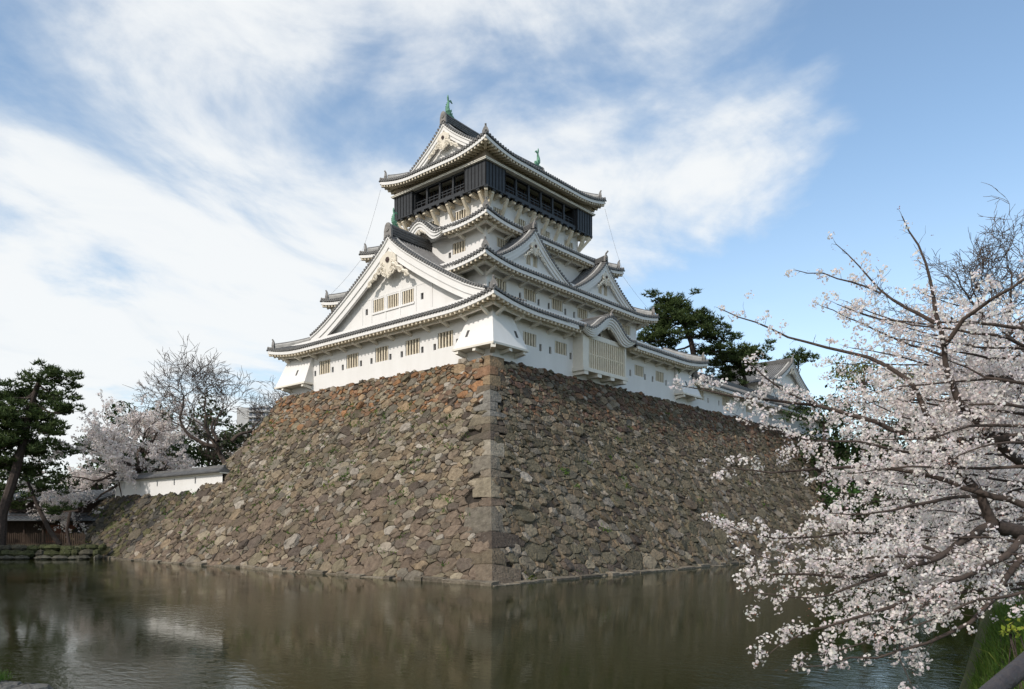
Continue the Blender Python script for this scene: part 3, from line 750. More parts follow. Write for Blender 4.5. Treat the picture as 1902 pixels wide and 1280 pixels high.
def wall(parent, o, ux, n, w, z0, z1, holes=(), jamb=.22, m=None, name='wall'):
    b = MB(); ux = Vector((*ux, 0)); n = Vector((*n, 0)); o = Vector((o[0], o[1], 0)); Z = Vector((0, 0, 1))
    us = sorted(set([0, w] + [x for h in holes for x in (h[0], h[2])])); zs = sorted(set([z0, z1] + [x for h in holes for x in (h[1], h[3])]))
    for ua, ub in zip(us[:-1], us[1:]):
        for za, zb in zip(zs[:-1], zs[1:]):
            um, zm = (ua+ub)/2, (za+zb)/2
            if any(h[0] < um < h[2] and h[1] < zm < h[3] for h in holes): continue
            b.quad(*[o + ux*u + Z*z for (u, z) in ((ua, za), (ub, za), (ub, zb), (ua, zb))])
    for (u0, a, u1, c) in holes:
        for (p, q) in (((u0, a), (u1, a)), ((u1, a), (u1, c)), ((u1, c), (u0, c)), ((u0, c), (u0, a))):
            b.quad(o + ux*p[0] + Z*p[1], o + ux*q[0] + Z*q[1], o + ux*q[0] + Z*q[1] - n*jamb, o + ux*p[0] + Z*p[1] - n*jamb)
    return b.build(name, m or PL, parent)
def storey(hx, hy, z0, z1, wx=(), wy=(), lx=(), ly=(), parent=None):
    """four plastered walls; wx/wy: windows on the west/south face as (start along Y from north / X, z0, width, h)"""
    parent = parent or KEEP
    hw = [(hy-y0, a, hy-y0+w, a+h) for (y0, a, w, h) in wx] + [(hy-y0, a, hy-y0+.3, a+h) for (y0, a, h) in lx]
    wall(parent, (-hx, hy), (0, -1), (-1, 0), 2*hy, z0, z1, hw)
    hs = [(x0+hx, a, x0+hx+w, a+h) for (x0, a, w, h) in wy] + [(x0+hx, a, x0+hx+.3, a+h) for (x0, a, h) in ly]
    wall(parent, (-hx, -hy), (1, 0), (0, -1), 2*hx, z0, z1, hs)
    wall(parent, (hx, -hy), (0, 1), (1, 0), 2*hy, z0, z1); wall(parent, (hx, hy), (-1, 0), (0, 1), 2*hx, z0, z1)
    for (y0, a, w, h) in wx: window(parent, (-hx, y0, a), (0, -1), (-1, 0), w, h)
    for (x0, a, w, h) in wy: window(parent, (x0, -hy, a), (1, 0), (0, -1), w, h)
    for (y0, a, h) in lx: loophole(parent, (-hx, y0, a), (0, -1), (-1, 0), .3, h)
    for (x0, a, h) in ly: loophole(parent, (x0, -hy, a), (1, 0), (0, -1), .3, h)

# storeys
W1X, W1Y = 15.07, 13.3
storey(W1X, W1Y, HT-.5, 20.6,
       wx=[(y, 17.17, 1.72, 1.22) for y in (8.42, 4.32, .28, -3.62, -7.46)],
       wy=[(x, 17.30, 1.62, .98) for x in (-11.55, -7.55, 4.6, 8.4)],
       lx=[(y, 17.13, .5) for y in (9.2, 6.5, 5.0, 2.4, .95, -1.55, -3.0, -5.5, -6.95, -9.5)],
       ly=[(x, 17.1, .56) for x in (-12.15, -9.55, -8.3, -5.55, 3.7, 6.3, 7.7, 10.3)])
storey(11.4, 9.3, 20.6, 25.6,
       wy=[(x, 22.65, 1.62, .95) for x in (-10.6, -6.7, -2.85, 1.05, 4.9, 8.6)],
       ly=[(x, 22.5, .55) for x in (-11.15, -7.35, -4.85, -3.4, -.95, .4, 3.1)])
storey(9.0, 7.0, 25.2, 30.2,
       wx=[(-2.95, 27.25, 1.6, .98)], lx=[(-2.45, 27.05, .5), (.75, 29.5, .22), (.0, 29.5, .22)],
       wy=[(-1.0, 27.45, 1.5, .8), (4.6, 27.45, 1.5, .8), (-7.6, 27.45, 1.5, .8)])
storey(6.9, 5.1, 29.6, 33.01, wx=[(-1.15, 31.2, 1.55, .95), (3.0, 31.2, 1.55, .95)],
       wy=[(-2.95, 31.15, 1.5, .8), (.8, 31.15, 1.5, .8), (4.6, 31.15, 1.5, .8), (-6.0, 31.15, 1.5, .8)])

# first roof with the great west gable
R1 = Roof(16.55, 14.8, 19.62, .43, .0088, .62, 5.5)
build_roof(R1, lambda si, a: 5.95 if si in (1, 3) else 4.6, 1.5, KEEP, 'lower_roof', cut=lambda si, a: si == 1 and -5.55 < a < 2.15, hipD=3.4)
pr = [(u, R1.z0 + .43*(14.8-u) + .0088*(14.8-u)**2 + .1) for u in (0, .6, 1.4, 2.4, 3.6, 5, 6.4, 7.8, 9.2, 10.4, 11.5)]
pr = [(u, z + .25*max(0, (u-8.5)/3)**2 + .35*math.exp(-u*1.2)) for (u, z) in pr]
GX = 13.95
ghole = [(-3.0 + i*1.96, 22.32, -1.5 + i*1.96, 23.45) for i in range(3)] + [(-4.12, 22.3, -3.78, 22.85), (3.3, 22.3, 3.64, 22.85)]
tl, wl = gable(KEEP, (-GX, 0), (0, -1), (1, 0), pr, 5.0, 1.0, .85, 20.9, 'great_gable', ridge=(.62, .85), rake=.75, wallholes=ghole, orn=1.3, ridge_up=.12, layers=2, tip=False)
for (u0, z0, u1, z1) in ghole[:3]: window(wl, (-GX+.85, -u0, z0), (0, -1), (-1, 0), u1-u0, z1-z0)
for (u0, z0, u1, z1) in ghole[3:]: loophole(wl, (-GX+.85, -u0, z0), (0, -1), (-1, 0), u1-u0, z1-z0)
b = MB(); gx = -GX+.85
def gbar(u0, z0, u1, z1, p): b.box((gx-p, -u1, z0), (gx+.02, -u0, z1))
gbar(-4.9, 23.58, 5.0, 23.72, .02)
for u in (-3.25, -1.29, .67, 2.68): gbar(u-.09, 21.3, u+.09, 23.575, .05)
gbar(-4.62, 21.3, -4.48, 23.575, .045); gbar(4.62, 21.3, 4.76, 23.575, .045)
gbar(-3.1, 22.13, 2.55, 22.30, .09)
b.build('frame_rail', PL, wl)

# lower south side: wavy gable over the lattice bay
KC = -1.75
pk = [(u, 19.55 + 1.5*(.5+.5*math.cos(math.pi*min(1, u/3.2))) + .10*max(0, (u-3.0))) for u in (0, .25, .5, .8, 1.1, 1.4, 1.7, 2.0, 2.3, 2.6, 2.85, 3.1, 3.45, 3.85)]
gable(KEEP, (KC, -15.0), (1, 0), (0, 1), pk, 4.2, .40, 1.35, 19.0, 'curved_gable', ridge=(.42, .34), rake=.5, orn=.0, layers=3, back_w=4.6, taper=.36)
b = MB()                                             # small carving under the wavy peak
for s in (-1, 1):
    for k in range(3): b.tube([(KC+s*(.1+.22*k), -14.62, 20.28-.10*k), (KC+s*(.24+.22*k), -14.64, 20.22-.13*k), (KC+s*(.34+.22*k), -14.62, 20.10-.15*k)], [.07, .065, .03], 6)
b.tube([(KC, -14.62, 20.3), (KC, -14.64, 20.02)], [.13, .05], 7); b.build('pendant_ornament', M['cream_orn'], KEEP)
# lattice bay
bx = thing  # (kept local)
b = MB(); x0, x1, yb = -5.1, 1.5, -14.35
b.box((x0, yb, 18.95), (x1, -13.28, 19.35)); b.box((x0-.12, yb-.14, 16.12), (x1+.12, -13.28, 16.42)); b.box((x0+.3, yb+.25, 16.42), (x1-.3, -13.25, 18.95), 1); b.box((x0+.02, yb+.245, 16.425), (x0+.29, -13.26, 18.945)); b.box((x1-.29, yb+.245, 16.425), (x1-.02, -13.26, 18.945))
b.box((x0, yb, 16.42), (x0+.85, yb+.24, 18.95)); b.box((x1-.22, yb, 16.42), (x1, yb+.24, 18.95))
BAY = b.build('bay_window', [PL2, M['under']], KEEP)
b = MB(); nb = 17
for i in range(nb):
    x = x0+.85 + (i+.6)*(x1-.22-x0-.85)/nb; b.box((x-.085, yb+.03, 16.42), (x+.085, yb+.2, 18.95))
for z in (17.6,): b.box((x0+.85, yb+.06, z), (x1-.22, yb+.22, z+.12))
b.build('lattice', CR, BAY)
for i in range(4):
    x = x0+.35 + i*(x1-x0-.7)/3; b = MB(); b.box((x-.28, yb-.1, 15.82), (x+.28, -13.25, 16.115)); b.build('corbel', PL2, BAY)
b = MB(); b.disc((KC, -13.70, 19.75), (0, -1, 0), .2, .1, 10); b.disc((KC, -13.66, 19.75), (0, -1, 0), .3, .1, 10, 1)
for s in (-1, 1):
    for k in range(4): b.tube([(KC+s*(.35+.3*k), -13.7, 19.55), (KC+s*(.5+.3*k), -13.72, 19.72-.08*k), (KC+s*(.66+.3*k), -13.7, 19.5)], [.07, .08, .04], 6, 1)
b.build('carved_boss', [M['boss'], M['cream_orn']], BAY)

# corner stone-drop boxes, flaring out downwards
def drop_box(kind):
    b = MB(); k = MB()
    z0, z1 = 16.55, 19.05; p0, p1 = 1.0, .12
    if kind == 'near':
        A = lambda z, p: [(-W1X+.0, -W1Y+3.1-(1-p)*.9, z), (-W1X-p, -W1Y+3.1-(1-p)*.9, z), (-W1X-p, -W1Y-p, z), (-W1X+2.9-(1-p)*.9, -W1Y-p, z), (-W1X+2.9-(1-p)*.9, -W1Y, z), (-W1X, -W1Y, z)]
    elif kind == 'far':
        A = lambda z, p: [(-W1X, W1Y+p*.9, z), (-W1X-p, W1Y+p*.9, z), (-W1X-p, W1Y-4.0, z), (-W1X, W1Y-4.0, z)][::-1]
    else:
        A = lambda z, p: [(W1X-3.0, -W1Y, z), (W1X-3.0, -W1Y-p, z), (W1X+p*.9, -W1Y-p, z), (W1X+p*.9, -W1Y, z)]
    lo, hi = A(z0, p0), A(z1, p1); n = len(lo)
    b.add(lo + hi, [(i, (i+1) % n, n+(i+1) % n, n+i) for i in range(n)] + [tuple(range(n))[::-1]])
    lo2, lo3 = A(z0-.16, p0+.07), A(z0-.002, p0+.07)
    b.add(lo2 + lo3, [(i, (i+1) % n, n+(i+1) % n, n+i) for i in range(n)] + [tuple(range(n))[::-1], tuple(range(n, 2*n))], 1)
    def br(p, q, w=.3): b.bar(p, q, w, .26, 1)
    zb = z0-.30
    if kind == 'near':
        for y in (-W1Y+2.75, -W1Y+.95): br((-W1X+.1, y, zb-.16), (-W1X-.98, y, zb+.02))
        for x in (-W1X+.95, -W1X+2.55): br((x, -W1Y+.1, zb-.16), (x, -W1Y-.98, zb+.02))
        br((-W1X+.1, -W1Y+.1, zb-.1), (-W1X-.98, -W1Y-.98, zb), .36)
    elif kind == 'far':
        for y in (W1Y-.3, W1Y-3.6): br((-W1X+.1, y, zb-.16), (-W1X-.98, y, zb+.02))
    else:
        for x in (W1X-2.7, W1X-.3): br((x, -W1Y+.1, zb-.16), (x, -W1Y-.98, zb+.02))
    o = b.build('stone_drop_box', [PL, PL2], KEEP)
    def slit(c, tilt, ax):
        s = MB(); c = Vector(c); u = Vector((0, -1, 0)) if ax == 'x' else Vector((1, 0, 0)); nn = Vector((-1, 0, 0)) if ax == 'x' else Vector((0, -1, 0))
        up = Vector((0, 0, 1)) + nn*-(p0-p1)/(z1-z0) ; up.normalize(); nrm = (nn + Vector((0, 0, (p0-p1)/(z1-z0)))).normalized()
        s.hexa([c + u*a + up*(d) + nrm*e for e in (-.1, .012) for (a, d) in ((-.13, -.28), (.13, -.28), (.13+tilt, .28), (-.13+tilt, .28))], 0)
        s.build('slit', [M['hole']], o)
    zc = 17.62; pc = p0 + (p1-p0)*(zc-z0)/(z1-z0)
    if kind == 'near': slit((-W1X-pc, -W1Y+2.0, zc), .07, 'x'); slit((-W1X+2.0, -W1Y-pc, zc), -.07, 'y')
    elif kind == 'far': slit((-W1X-pc, W1Y-2.2, zc), .07, 'x')
    else: slit((W1X-1.6, -W1Y-pc, zc), -.07, 'y')
for k in ('near', 'far', 'right'): drop_box(k)

# second roof and its two south gables
R2 = Roof(13.2, 10.85, 24.42, .43, .014, .55, 4.6)
build_roof(R2, lambda si, a: 4.4 if si in (0, 2) else 4.1, 1.55, KEEP, 'middle_roof', hipD=3.6, cut=lambda si, a: si == 0 and abs(a) < 5.6)
for cx_ in (-5.55, 5.35):
    pc = [(u, 25.12 + 3.5*((1-u/5.2)*.62 + .38*(1-u/5.2)**2) + .22*math.exp(-u*2)) for u in (0, .4, .9, 1.5, 2.2, 2.9, 3.6, 4.3, 4.8, 5.25)]
    hl = [(-.78, 25.75, -.14, 26.75), (.14, 25.75, .78, 26.75)]
    tl, wl = gable(KEEP, (cx_, -9.65), (1, 0), (0, 1), pc, 3.0, .55, .42, 24.6, 'dormer_gable', ridge=(.4, .42), rake=.5, wallholes=hl, orn=.72, ridge_up=.25)
    for (u0, z0, u1, z1) in hl: window(wl, (cx_+u0, -9.23, z0), (1, 0), (0, -1), u1-u0, z1-z0, bars=3)
# third roof with the wavy west gable
R3 = Roof(10.45, 8.4, 29.16, .43, .02, .5, 4.0)
build_roof(R3, lambda si, a: 3.9 if si in (0, 2) else 3.6, 1.5, KEEP, 'upper_roof', hipD=3.1, cut=lambda si, a: si == 0 and abs(a) < 2.95)
pk = [(u, 29.12 + 1.45*(.5+.5*math.cos(math.pi*min(1, u/2.6))) + .08*max(0, u-2.5)) for u in (0, .25, .5, .8, 1.1, 1.4, 1.7, 2.0, 2.3, 2.6, 2.9, 3.2)]
gable(KEEP, (-10.5, 0), (0, -1), (1, 0), pk, 3.6, .50, 1.3, 28.9, 'curved_gable', ridge=(.4, .32), rake=.5, orn=0, layers=2, tip=False, taper=.36)
b = MB()
for s in (-1, 1):
    for k in range(4): b.tube([(-10.22, s*(.1+.3*k), 29.75-.10*k), (-10.24, s*(.3+.3*k), 29.68-.14*k), (-10.22, s*(.45+.3*k), 29.5-.16*k)], [.12, .11, .05], 6)
b.tube([(-10.24, 0, 29.72), (-10.26, 0, 29.4)], [.2, .07], 7); b.build('pendant_ornament', M['cream_orn'], KEEP)

# black top storey overhanging on struts
LX, LY, Z0, Z1 = 8.03, 6.07, 33.0, 35.12
BK = M['black']
b = MB(); b.box((-LX+.12, -LY+.12, Z0+.0), (LX-.12, LY-.12, Z0+.3)); b.box((-LX+.75, -LY+.75, Z0+.3), (LX-.75, LY-.75, Z0+.32), 1)
b.box((-LX+1.5, -LY+1.5, Z0+.32), (LX-1.5, LY-1.5, Z1), 1)
TOP = b.build('top_storey', [BK, M['dark']], KEEP)
CB = 2.6
for sx in (-1, 1):
    for sy in (-1, 1):
        b = MB(); xa, xb = sorted((sx*LX, sx*(LX-CB))); ya, yb_ = sorted((sy*LY, sy*(LY-CB)))
        b.box((xa, ya, Z0), (xb, yb_, Z1)); b.box((xa-.04, ya-.04, Z0-.09), (xb+.04, yb_+.04, Z0-.003)) 
        for k in range(7):
            f = k/6
            x = xa+.03 + f*(xb-xa-.06); y = ya+.03 + f*(yb_-ya-.06)
            b.box((x-.025, (ya if sy < 0 else yb_-.0)-.035*(1 if sy < 0 else 0), Z0+.02), (x+.025, (ya if sy < 0 else yb_)+.035*(0 if sy < 0 else 1), Z1-.01), 1)
            b.box(((xa if sx < 0 else xb)-.035*(1 if sx < 0 else 0), y-.025, Z0+.02), ((xa if sx < 0 else xb)+.035*(0 if sx < 0 else 1), y+.025, Z1-.01), 1)
        b.build('black_shutter_box', [BK, M['blackgap']], TOP)
def bays(ax, sgn, half, off, nbay):
    """open gallery between the corner boxes: posts, rails, glazing"""
    def Pt(a, d, z): return (a, sgn*(off-d), z) if ax == 'y' else (sgn*(off-d), a, z)
    def bx_(mb, a0, a1, d0, d1, z0, z1, m=0):
        p, q = Pt(a0, d0, z0), Pt(a1, d1, z1); mb.box(tuple(min(p[i], q[i]) for i in range(3)), tuple(max(p[i], q[i]) for i in range(3)), m)
    b = MB(); bx_(b, -half, half, .28, .5, Z0+.0, Z0+.42)
    for z in (Z0+.72, Z0+.98): bx_(b, -half, half, .36, .44, z, z+.07)
    bx_(b, -half, half, .25, .55, Z1-.16, Z1-.003)
    for i in range(nbay+1):
        a = -half + 2*half*i/nbay; bx_(b, a-.1, a+.1, .27, .5, Z0+.42, Z1-.16)
    for i in range(nbay*3):
        a = -half + 2*half*(i+.5)/(nbay*3); bx_(b, a-.03, a+.03, .37, .43, Z0+.42, Z0+1.0)
    b.build('gallery_rail', BK, TOP)
    b = MB(); bx_(b, -half, half, 1.3, 1.34, Z0+.32, Z1-.1, 0)
    for i in range(nbay*4+1):
        a = -half + 2*half*i/(nbay*4); bx_(b, a-.045, a+.045, 1.22, 1.295, Z0+.32, Z1-.1, 1)
    for z in (Z0+.8, Z0+1.15, Z0+1.5): bx_(b, -half, half, 1.24, 1.295, z, z+.05, 1)
    b.build('gallery_window', [M['window_glass'], M['shutter']], TOP)
bays('x', -1, LY-CB, LX, 4); bays('x', 1, LY-CB, LX, 4); bays('y', -1, LX-CB, LY, 6); bays('y', 1, LX-CB, LY, 6)
b = MB(); b.box((-LX-.22, -LY-.22, Z1+.003), (LX+.22, LY+.22, Z1+.10)); b.box((-LX-.27, -LY-.27, Z1+.10), (LX+.27, LY+.27, Z1+.16), 0)
b.box((-LX+.1, -LY+.1, Z1+.16), (LX-.1, LY-.1, 36.5), 1); b.build('eave_ledge', [PL2, M['under']], KEEP)  # brown wall band: shadow under the top eave put into its colour
# joists and struts under it
def strut(p_wall, out, lng):
    b = MB(); p = Vector(p_wall); o = Vector(out); e = o*lng
    b.bar(p + Vector((0, 0, Z0-.28)), p + e + Vector((0, 0, Z0-.25)), .3, .36, 0)
    b.bar(p + e - o*.12 + Vector((0, 0, Z0-.12)), p + e + o*.14 + Vector((0, 0, Z0-.12)), .34, .22, 1)
    return b, p, e
def struts(hx, hy):
    def go(p, o, lng, big):
        b, p, e = strut(p, o, lng)
        if big: b.bar(p + Vector((0, 0, Z0-1.75)), p + e*.86 + Vector((0, 0, Z0-.42)), .26, .26, 0)
        b.build('strut', [CR, BK], TOP)
    nx, ny = 14, 10
    for i in range(ny+1):
        y = -hy + 2*hy*i/ny
        for sx in (-1, 1):
            if sx == -1 or i % 2 == 0: go((sx*hx, y, 0), (sx, 0, 0), LX-hx-.15, i % 2 == 0)
    for i in range(nx+1):
        x = -hx + 2*hx*i/nx
        for sy in (-1, 1):
            if sy == -1 or i % 2 == 0: go((x, sy*hy, 0), (0, sy, 0), LY-hy-.15, i % 2 == 0)
    for sx in (-1, 1):
        for sy in (-1, 1): go((sx*hx, sy*hy, 0), Vector((sx*1.1, sy*.97, 0)).normalized(), 1.35, True)
struts(6.9, 5.1)

# top roof: hip and gable
R4 = Roof(9.07, 7.05, 36.12, .44, .0235, .72, 4.6)
G4 = 7.35
build_roof(R4, lambda si, a: (7.05 if abs(a) < G4-.3 else 2.2) if si in (1, 3) else 2.5, 1.25, KEEP, 'top_roof', beam=False, hipD=2.0, und=M['under'], raft=.40)
pt = [(u, R4.z0 + .44*(7.05-u) + .0235*(7.05-u)**2 + .1 + .25*math.exp(-u*1.5)) for u in (0, .4, .9, 1.5, 2.2, 2.9, 3.6, 4.3, 4.85)]
for s in (-1, 1):
    gable(KEEP, (s*G4, 0), (0, s), (-s, 0), pt, G4, .55, .55, 36.9, 'top_gable', ridge=(.5, .7), rake=.55, orn=.95, ridge_up=.22, tip=False, back_w=G4-.003)

def fish(loc, s, face):
    """bronze dolphin-like fish standing on its head, tail in the air; face: the outward ridge direction (+-1 along X)"""
    b = MB(); L_ = Vector(loc)
    def Q(a, c, y=0): return L_ + Vector((a*face*s, y*s, c*s))
    b.box(tuple(min(p, q) for p, q in zip(Q(-.55, -.12, -.2), Q(.38, .05, .2))), tuple(max(p, q) for p, q in zip(Q(-.55, -.12, -.2), Q(.38, .05, .2))))
    path = [(-.42, .08), (-.28, .16), (-.05, .24), (.12, .45), (.17, .75), (.12, 1.05), (.05, 1.28), (.06, 1.46)]
    rad = [.10, .17, .24, .25, .21, .16, .11, .08]
    k = 9; b.tube([Q(*p) for p in path], [r*s for r in rad], k)
    def fin(pts_, y, th=.03):
        n = len(pts_); b.add([Q(a, c, y+e) for e in (-th, th) for (a, c) in pts_], [tuple(range(n))[::-1], tuple(range(n, 2*n))] + [(i, (i+1) % n, n+(i+1) % n, n+i) for i in range(n)])
    fin([(.02, 1.3), (.14, 1.4), (.20, 1.75), (.12, 2.02), (.02, 1.72)], 0, .05); fin([(.0, 1.34), (.06, 1.48), (-.28, 1.66), (-.5, 1.38), (-.24, 1.46)], 0, .05)
    for (a, c) in ((.36, .5), (.38, .72), (.33, .95), (.24, 1.14)): fin([(a-.14, c-.1), (a+.06, c+.04), (a-.12, c+.12)], 0)
    for y in (-.22, .22): fin([(-.05, .2), (.1, .42), (-.18, .62), (-.2, .38)], y); fin([(-.40, .20), (-.25, .30), (-.42, .42)], y*.5)
    fin([(-.55, .0), (-.3, .06), (-.3, .2), (-.52, .16)], 0, .12)
    return b.build('bronze_fish', M['patina'], KEEP, label='green bronze fish ornament with its tail in the air')
zr4 = pt[0][1]
fish((-G4+.75, 0, zr4 + .88), .95, -1); fish((G4-.75, 0, zr4 + .88), .95, 1)
fish((-GX+.75, 0, pr[0][1] + .98), .78, -1)
# thin lightning cables hanging from the top eaves
def cable(a, c, sag):
    b = MB(); a, c = Vector(a), Vector(c); b.tube([a.lerp(c, t) + Vector((0, 0, -sag*4*t*(1-t))) for t in [i/10 for i in range(11)]], .010, 4); b.build('lightning_cable', M['hole'], KEEP)
cable((-9.0, 7.0, 35.9), (-10.4, 8.3, 29.5), .3); cable((9.0, -7.0, 35.9), (10.4, -8.3, 29.5), .3); cable((-10.4, 8.3, 29.0), (-13, 10.7, 24.9), .2); cable((10.4, -8.3, 29.0), (13.0, -10.7, 24.9), .2)
#@@PART3
# ------------------------------------------------------------------ long low wing east of the keep, turret behind it
WING = thing('castle_wing', (28, -10, HT), 'long low white wing with a single grey tiled roof running east from the keep', 'castle wing')
wy = [(x, 16.65, 1.95, .95) for x in (16.7, 22.9, 29.2, 35.4, 41.5, 47.6, 53.4)]; ly = [(x, 16.5, .55) for x in (19.4, 22.0, 25.6, 28.3, 32.0, 34.6, 38.0, 40.8, 44.2, 46.8)]
hs = [(x-W1X-.02, a, x-W1X-.02+w, a+h) for (x, a, w, h) in wy] + [(x-W1X-.02, a, x-W1X-.02+.28, a+h) for (x, a, h) in ly]
wall(WING, (W1X+.02, -W1Y+.05), (1, 0), (0, -1), 43, HT-.5, 18.6, hs); wall(WING, (58.09, -W1Y+.05), (0, 1), (1, 0), 6, HT-.5, 18.6)
for (x, a, w, h) in wy: window(WING, (x, -W1Y+.05, a), (1, 0), (0, -1), w, h)
for (x, a, h) in ly: loophole(WING, (x, -W1Y+.05, a), (1, 0), (0, -1), .28, h)
RW = Roof(21.8, 3.9, 18.28, .42, .02, .15, 2)
build_roof(RW, lambda si, a: 3.9 if si in (1, 3) else 1.2, .95, WING, 'roof', beam=False, hipD=1.1, cx=36.9, cy=-10.4)
b = MB(); b.box((15.5, -10.65, 20.1), (58, -10.15, 20.62)); b.build('ridge', M['ridge_dark'], WING)
TUR = thing('corner_turret', (44, -5, HT), 'white corner turret with a steep gabled grey roof behind the blossom branches', 'turret')
tx0, ty0 = 44.6, -10.0
wall(TUR, (tx0, ty0), (1, 0), (0, -1), 10.4, HT-.3, 23.0); wall(TUR, (tx0, ty0+8), (0, -1), (-1, 0), 8, HT-.3, 23.0); wall(TUR, (tx0+10.4, ty0), (0, 1), (1, 0), 8, HT-.3, 23.0)
pc = [(u, 22.75 + 3.4*((1-u/6.3)*.7 + .3*(1-u/6.3)**2)) for u in (0, .6, 1.3, 2.2, 3.2, 4.2, 5.3, 6.3)]
gable(TUR, (tx0+5.2, ty0-1.0), (1, 0), (0, 1), pc, 10, .5, .8, 22.4, 'gable', ridge=(.45, .55), rake=.5, orn=.6)
b = MB(); b.box((tx0-.7, ty0-1.0, 22.35), (tx0+11.1, ty0-.02, 22.5)); b.build('eave', PL2, TUR)
# ------------------------------------------------------------------ small white wall on the lower embankment
LW = thing('white_boundary_wall', (-20.6, 26, LOWZ), 'low white plastered boundary wall with grey tile coping on the lower embankment', 'wall')
xw = -TX - rx(LOWZ) + .45
def lwall():
    ly = [(-13.4+2.2, 7.35, .62)]
    hs = [(39.2-y-.13, 7.3, 39.2-y+.13, 7.95) for y in (36.8, 32.7, 28.6, 24.8, 20.4)]
    wall(LW, (xw, 39.2), (0, -1), (-1, 0), 24, LOWZ-.3, 8.25, hs)
    for y in (36.8, 32.7, 28.6, 24.8, 20.4): loophole(LW, (xw, y+.13, 7.3), (0, -1), (-1, 0), .26, .65)
    wall(LW, (xw+.5, 39.2), (-1, 0), (0, 1), .5, LOWZ-.3, 8.25); wall(LW, (xw+.5, 15.2), (0, 1), (1, 0), 24, LOWZ-.3, 8.25)
    b = MB(); c = xw+.25; y0_, y1_ = 15.2, 39.5
    b.add([(c-.75, y0_, 8.18), (c-.75, y1_, 8.18), (c, y1_, 8.62), (c, y0_, 8.62), (c+.75, y0_, 8.18), (c+.75, y1_, 8.18)], [(0, 1, 2, 3), (3, 2, 5, 4), (1, 5, 2), (0, 3, 4), (0, 4, 5, 1)])
    n = int((y1_-y0_)/.3)
    for i in range(n):
        y = y0_+.15+i*.3
        for s in (-1, 1): b.sweep([(c+s*.78, y, 8.20), (c, y, 8.66)], [(-.07, 0), (-.04, .07), (.04, .07), (.07, 0)], 0, closed=False, caps=False)
        b.disc((c-.8, y, 8.24), (-1, 0, 0), .085, .05, 6, 0)
    b.box((c-.14, y0_, 8.6), (c+.14, y1_, 8.86)); b.build('tile_coping', [TI], LW)
    b = MB(); b.box((c-.5, y0_, 8.06), (c+.5, y1_, 8.175)); b.build('coping_board', PL2, LW)
lwall()

# ------------------------------------------------------------------ trees
def rot_about(v, ax, a): return Matrix.Rotation(a, 3, ax) @ v
def limb(rng, p, d, L, r, n=6, wob=.25, grav=0., tip=.55, att=None):
    """a bent limb: list of points and radii"""
    pts = [p.copy()]; rad = [r]; d = d.normalized(); q = p.copy()
    for i in range(n):
        d = d + Vector((rng.gauss(0, wob), rng.gauss(0, wob), rng.gauss(0, wob*.8) + grav))
        d.normalize(); q = q + d*(L/n); pts.append(q.copy()); rad.append(r*(1 - (1-tip)*(i+1)/n))
    return pts, rad, d
def grow(rng, mb, p, d, L, r, lev, spec, tips, k=5):
    """recursive branching; spec per level: (children, spread, length ratio, wobble, gravity)"""
    ch, spread, lr, wob, grav = spec[min(len(spec)-1, spec_i(lev, spec))]
    n = 5 if lev > 1 else 3
    pts, rad, dd = limb(rng, p, d, L, r, n, wob, grav, .5)
    mb.tube(pts, rad, max(3, k), 0, caps=False)
    if lev == 0: tips.append((pts, rad)); return
    for i in range(ch):
        f = 1. if i == 0 else rng.uniform(.35, .98)
        j = min(n-1, int(f*n)); q = pts[j].lerp(pts[j+1], f*n-j) if j < n else pts[-1]
        ax = Vector((rng.gauss(0, 1), rng.gauss(0, 1), rng.gauss(0, 1))).normalized()
        base = (pts[min(n, j+1)] - pts[j]).normalized()
        perp = base.cross(ax).normalized()
        nd = rot_about(base, perp, spread*(rng.uniform(.25, .6) if i == 0 else rng.uniform(.7, 1.25)))
        rr = max(MINR[0], rad[j]*(.8 if i == 0 else rng.uniform(.5, .7)))
        grow(rng, mb, q, nd, L*lr*rng.uniform(.75, 1.15), rr, lev-1, spec, tips, k-1)
    if lev <= 2: tips.append((pts, rad))
MINR = [.028]
def spec_i(lev, spec): return max(0, len(spec)-lev)
def leaf_quads(rs, C, size, asp=.5, up=0.):
    """one random flat quad per centre"""
    n = len(C); a = rs.normal(size=(n, 3)); a[:, 2] += up; a /= np.linalg.norm(a, axis=1)[:, None]
    b = np.cross(a, rs.normal(size=(n, 3))); b /= np.linalg.norm(b, axis=1)[:, None]
    s = (size*rs.uniform(.6, 1.3, n))[:, None]
    a = a*s; b = b*s*asp
    return np.stack([C-a, C-b*.9, C+a, C+b*.9], 1).reshape(-1, 3)
def needle_tufts(rs, C, size, n=6, w=.16):
    """each tuft: thin triangles fanning up and out"""
    m = len(C); out = []
    for i in range(n):
        d = rs.normal(size=(m, 3)); d[:, 2] = np.abs(d[:, 2])*.8 + .25; d /= np.linalg.norm(d, axis=1)[:, None]
        p = np.cross(d, rs.normal(size=(m, 3))); p /= np.linalg.norm(p, axis=1)[:, None]
        s = (size*rs.uniform(.7, 1.25, m))[:, None]
        out.append(np.stack([C - p*s*w, C + p*s*w, C + d*s], 1))
    return np.concatenate(out, 1).reshape(-1, 3)
def tints(rs, n, lo, hi, hue=.06):
    k = rs.uniform(lo, hi, n)[:, None]; return np.clip(k*(1 + rs.normal(0, hue, (n, 3))), 0, 2)
def pads_cloud(rs, pads, dens):
    C = []
    for (c, rx_, ry_, rz_) in pads:
        n = int(dens*rx_*ry_*max(.5, rz_)); v = rs.normal(size=(n, 3)); v /= np.linalg.norm(v, axis=1)[:, None]
        v *= rs.uniform(.25, 1, n)[:, None]**.5; v[:, 2] = np.where(v[:, 2] < 0, v[:, 2]*.45, v[:, 2])
        C.append(np.array(c) + v*np.array([rx_, ry_, rz_]))
    return np.concatenate(C)
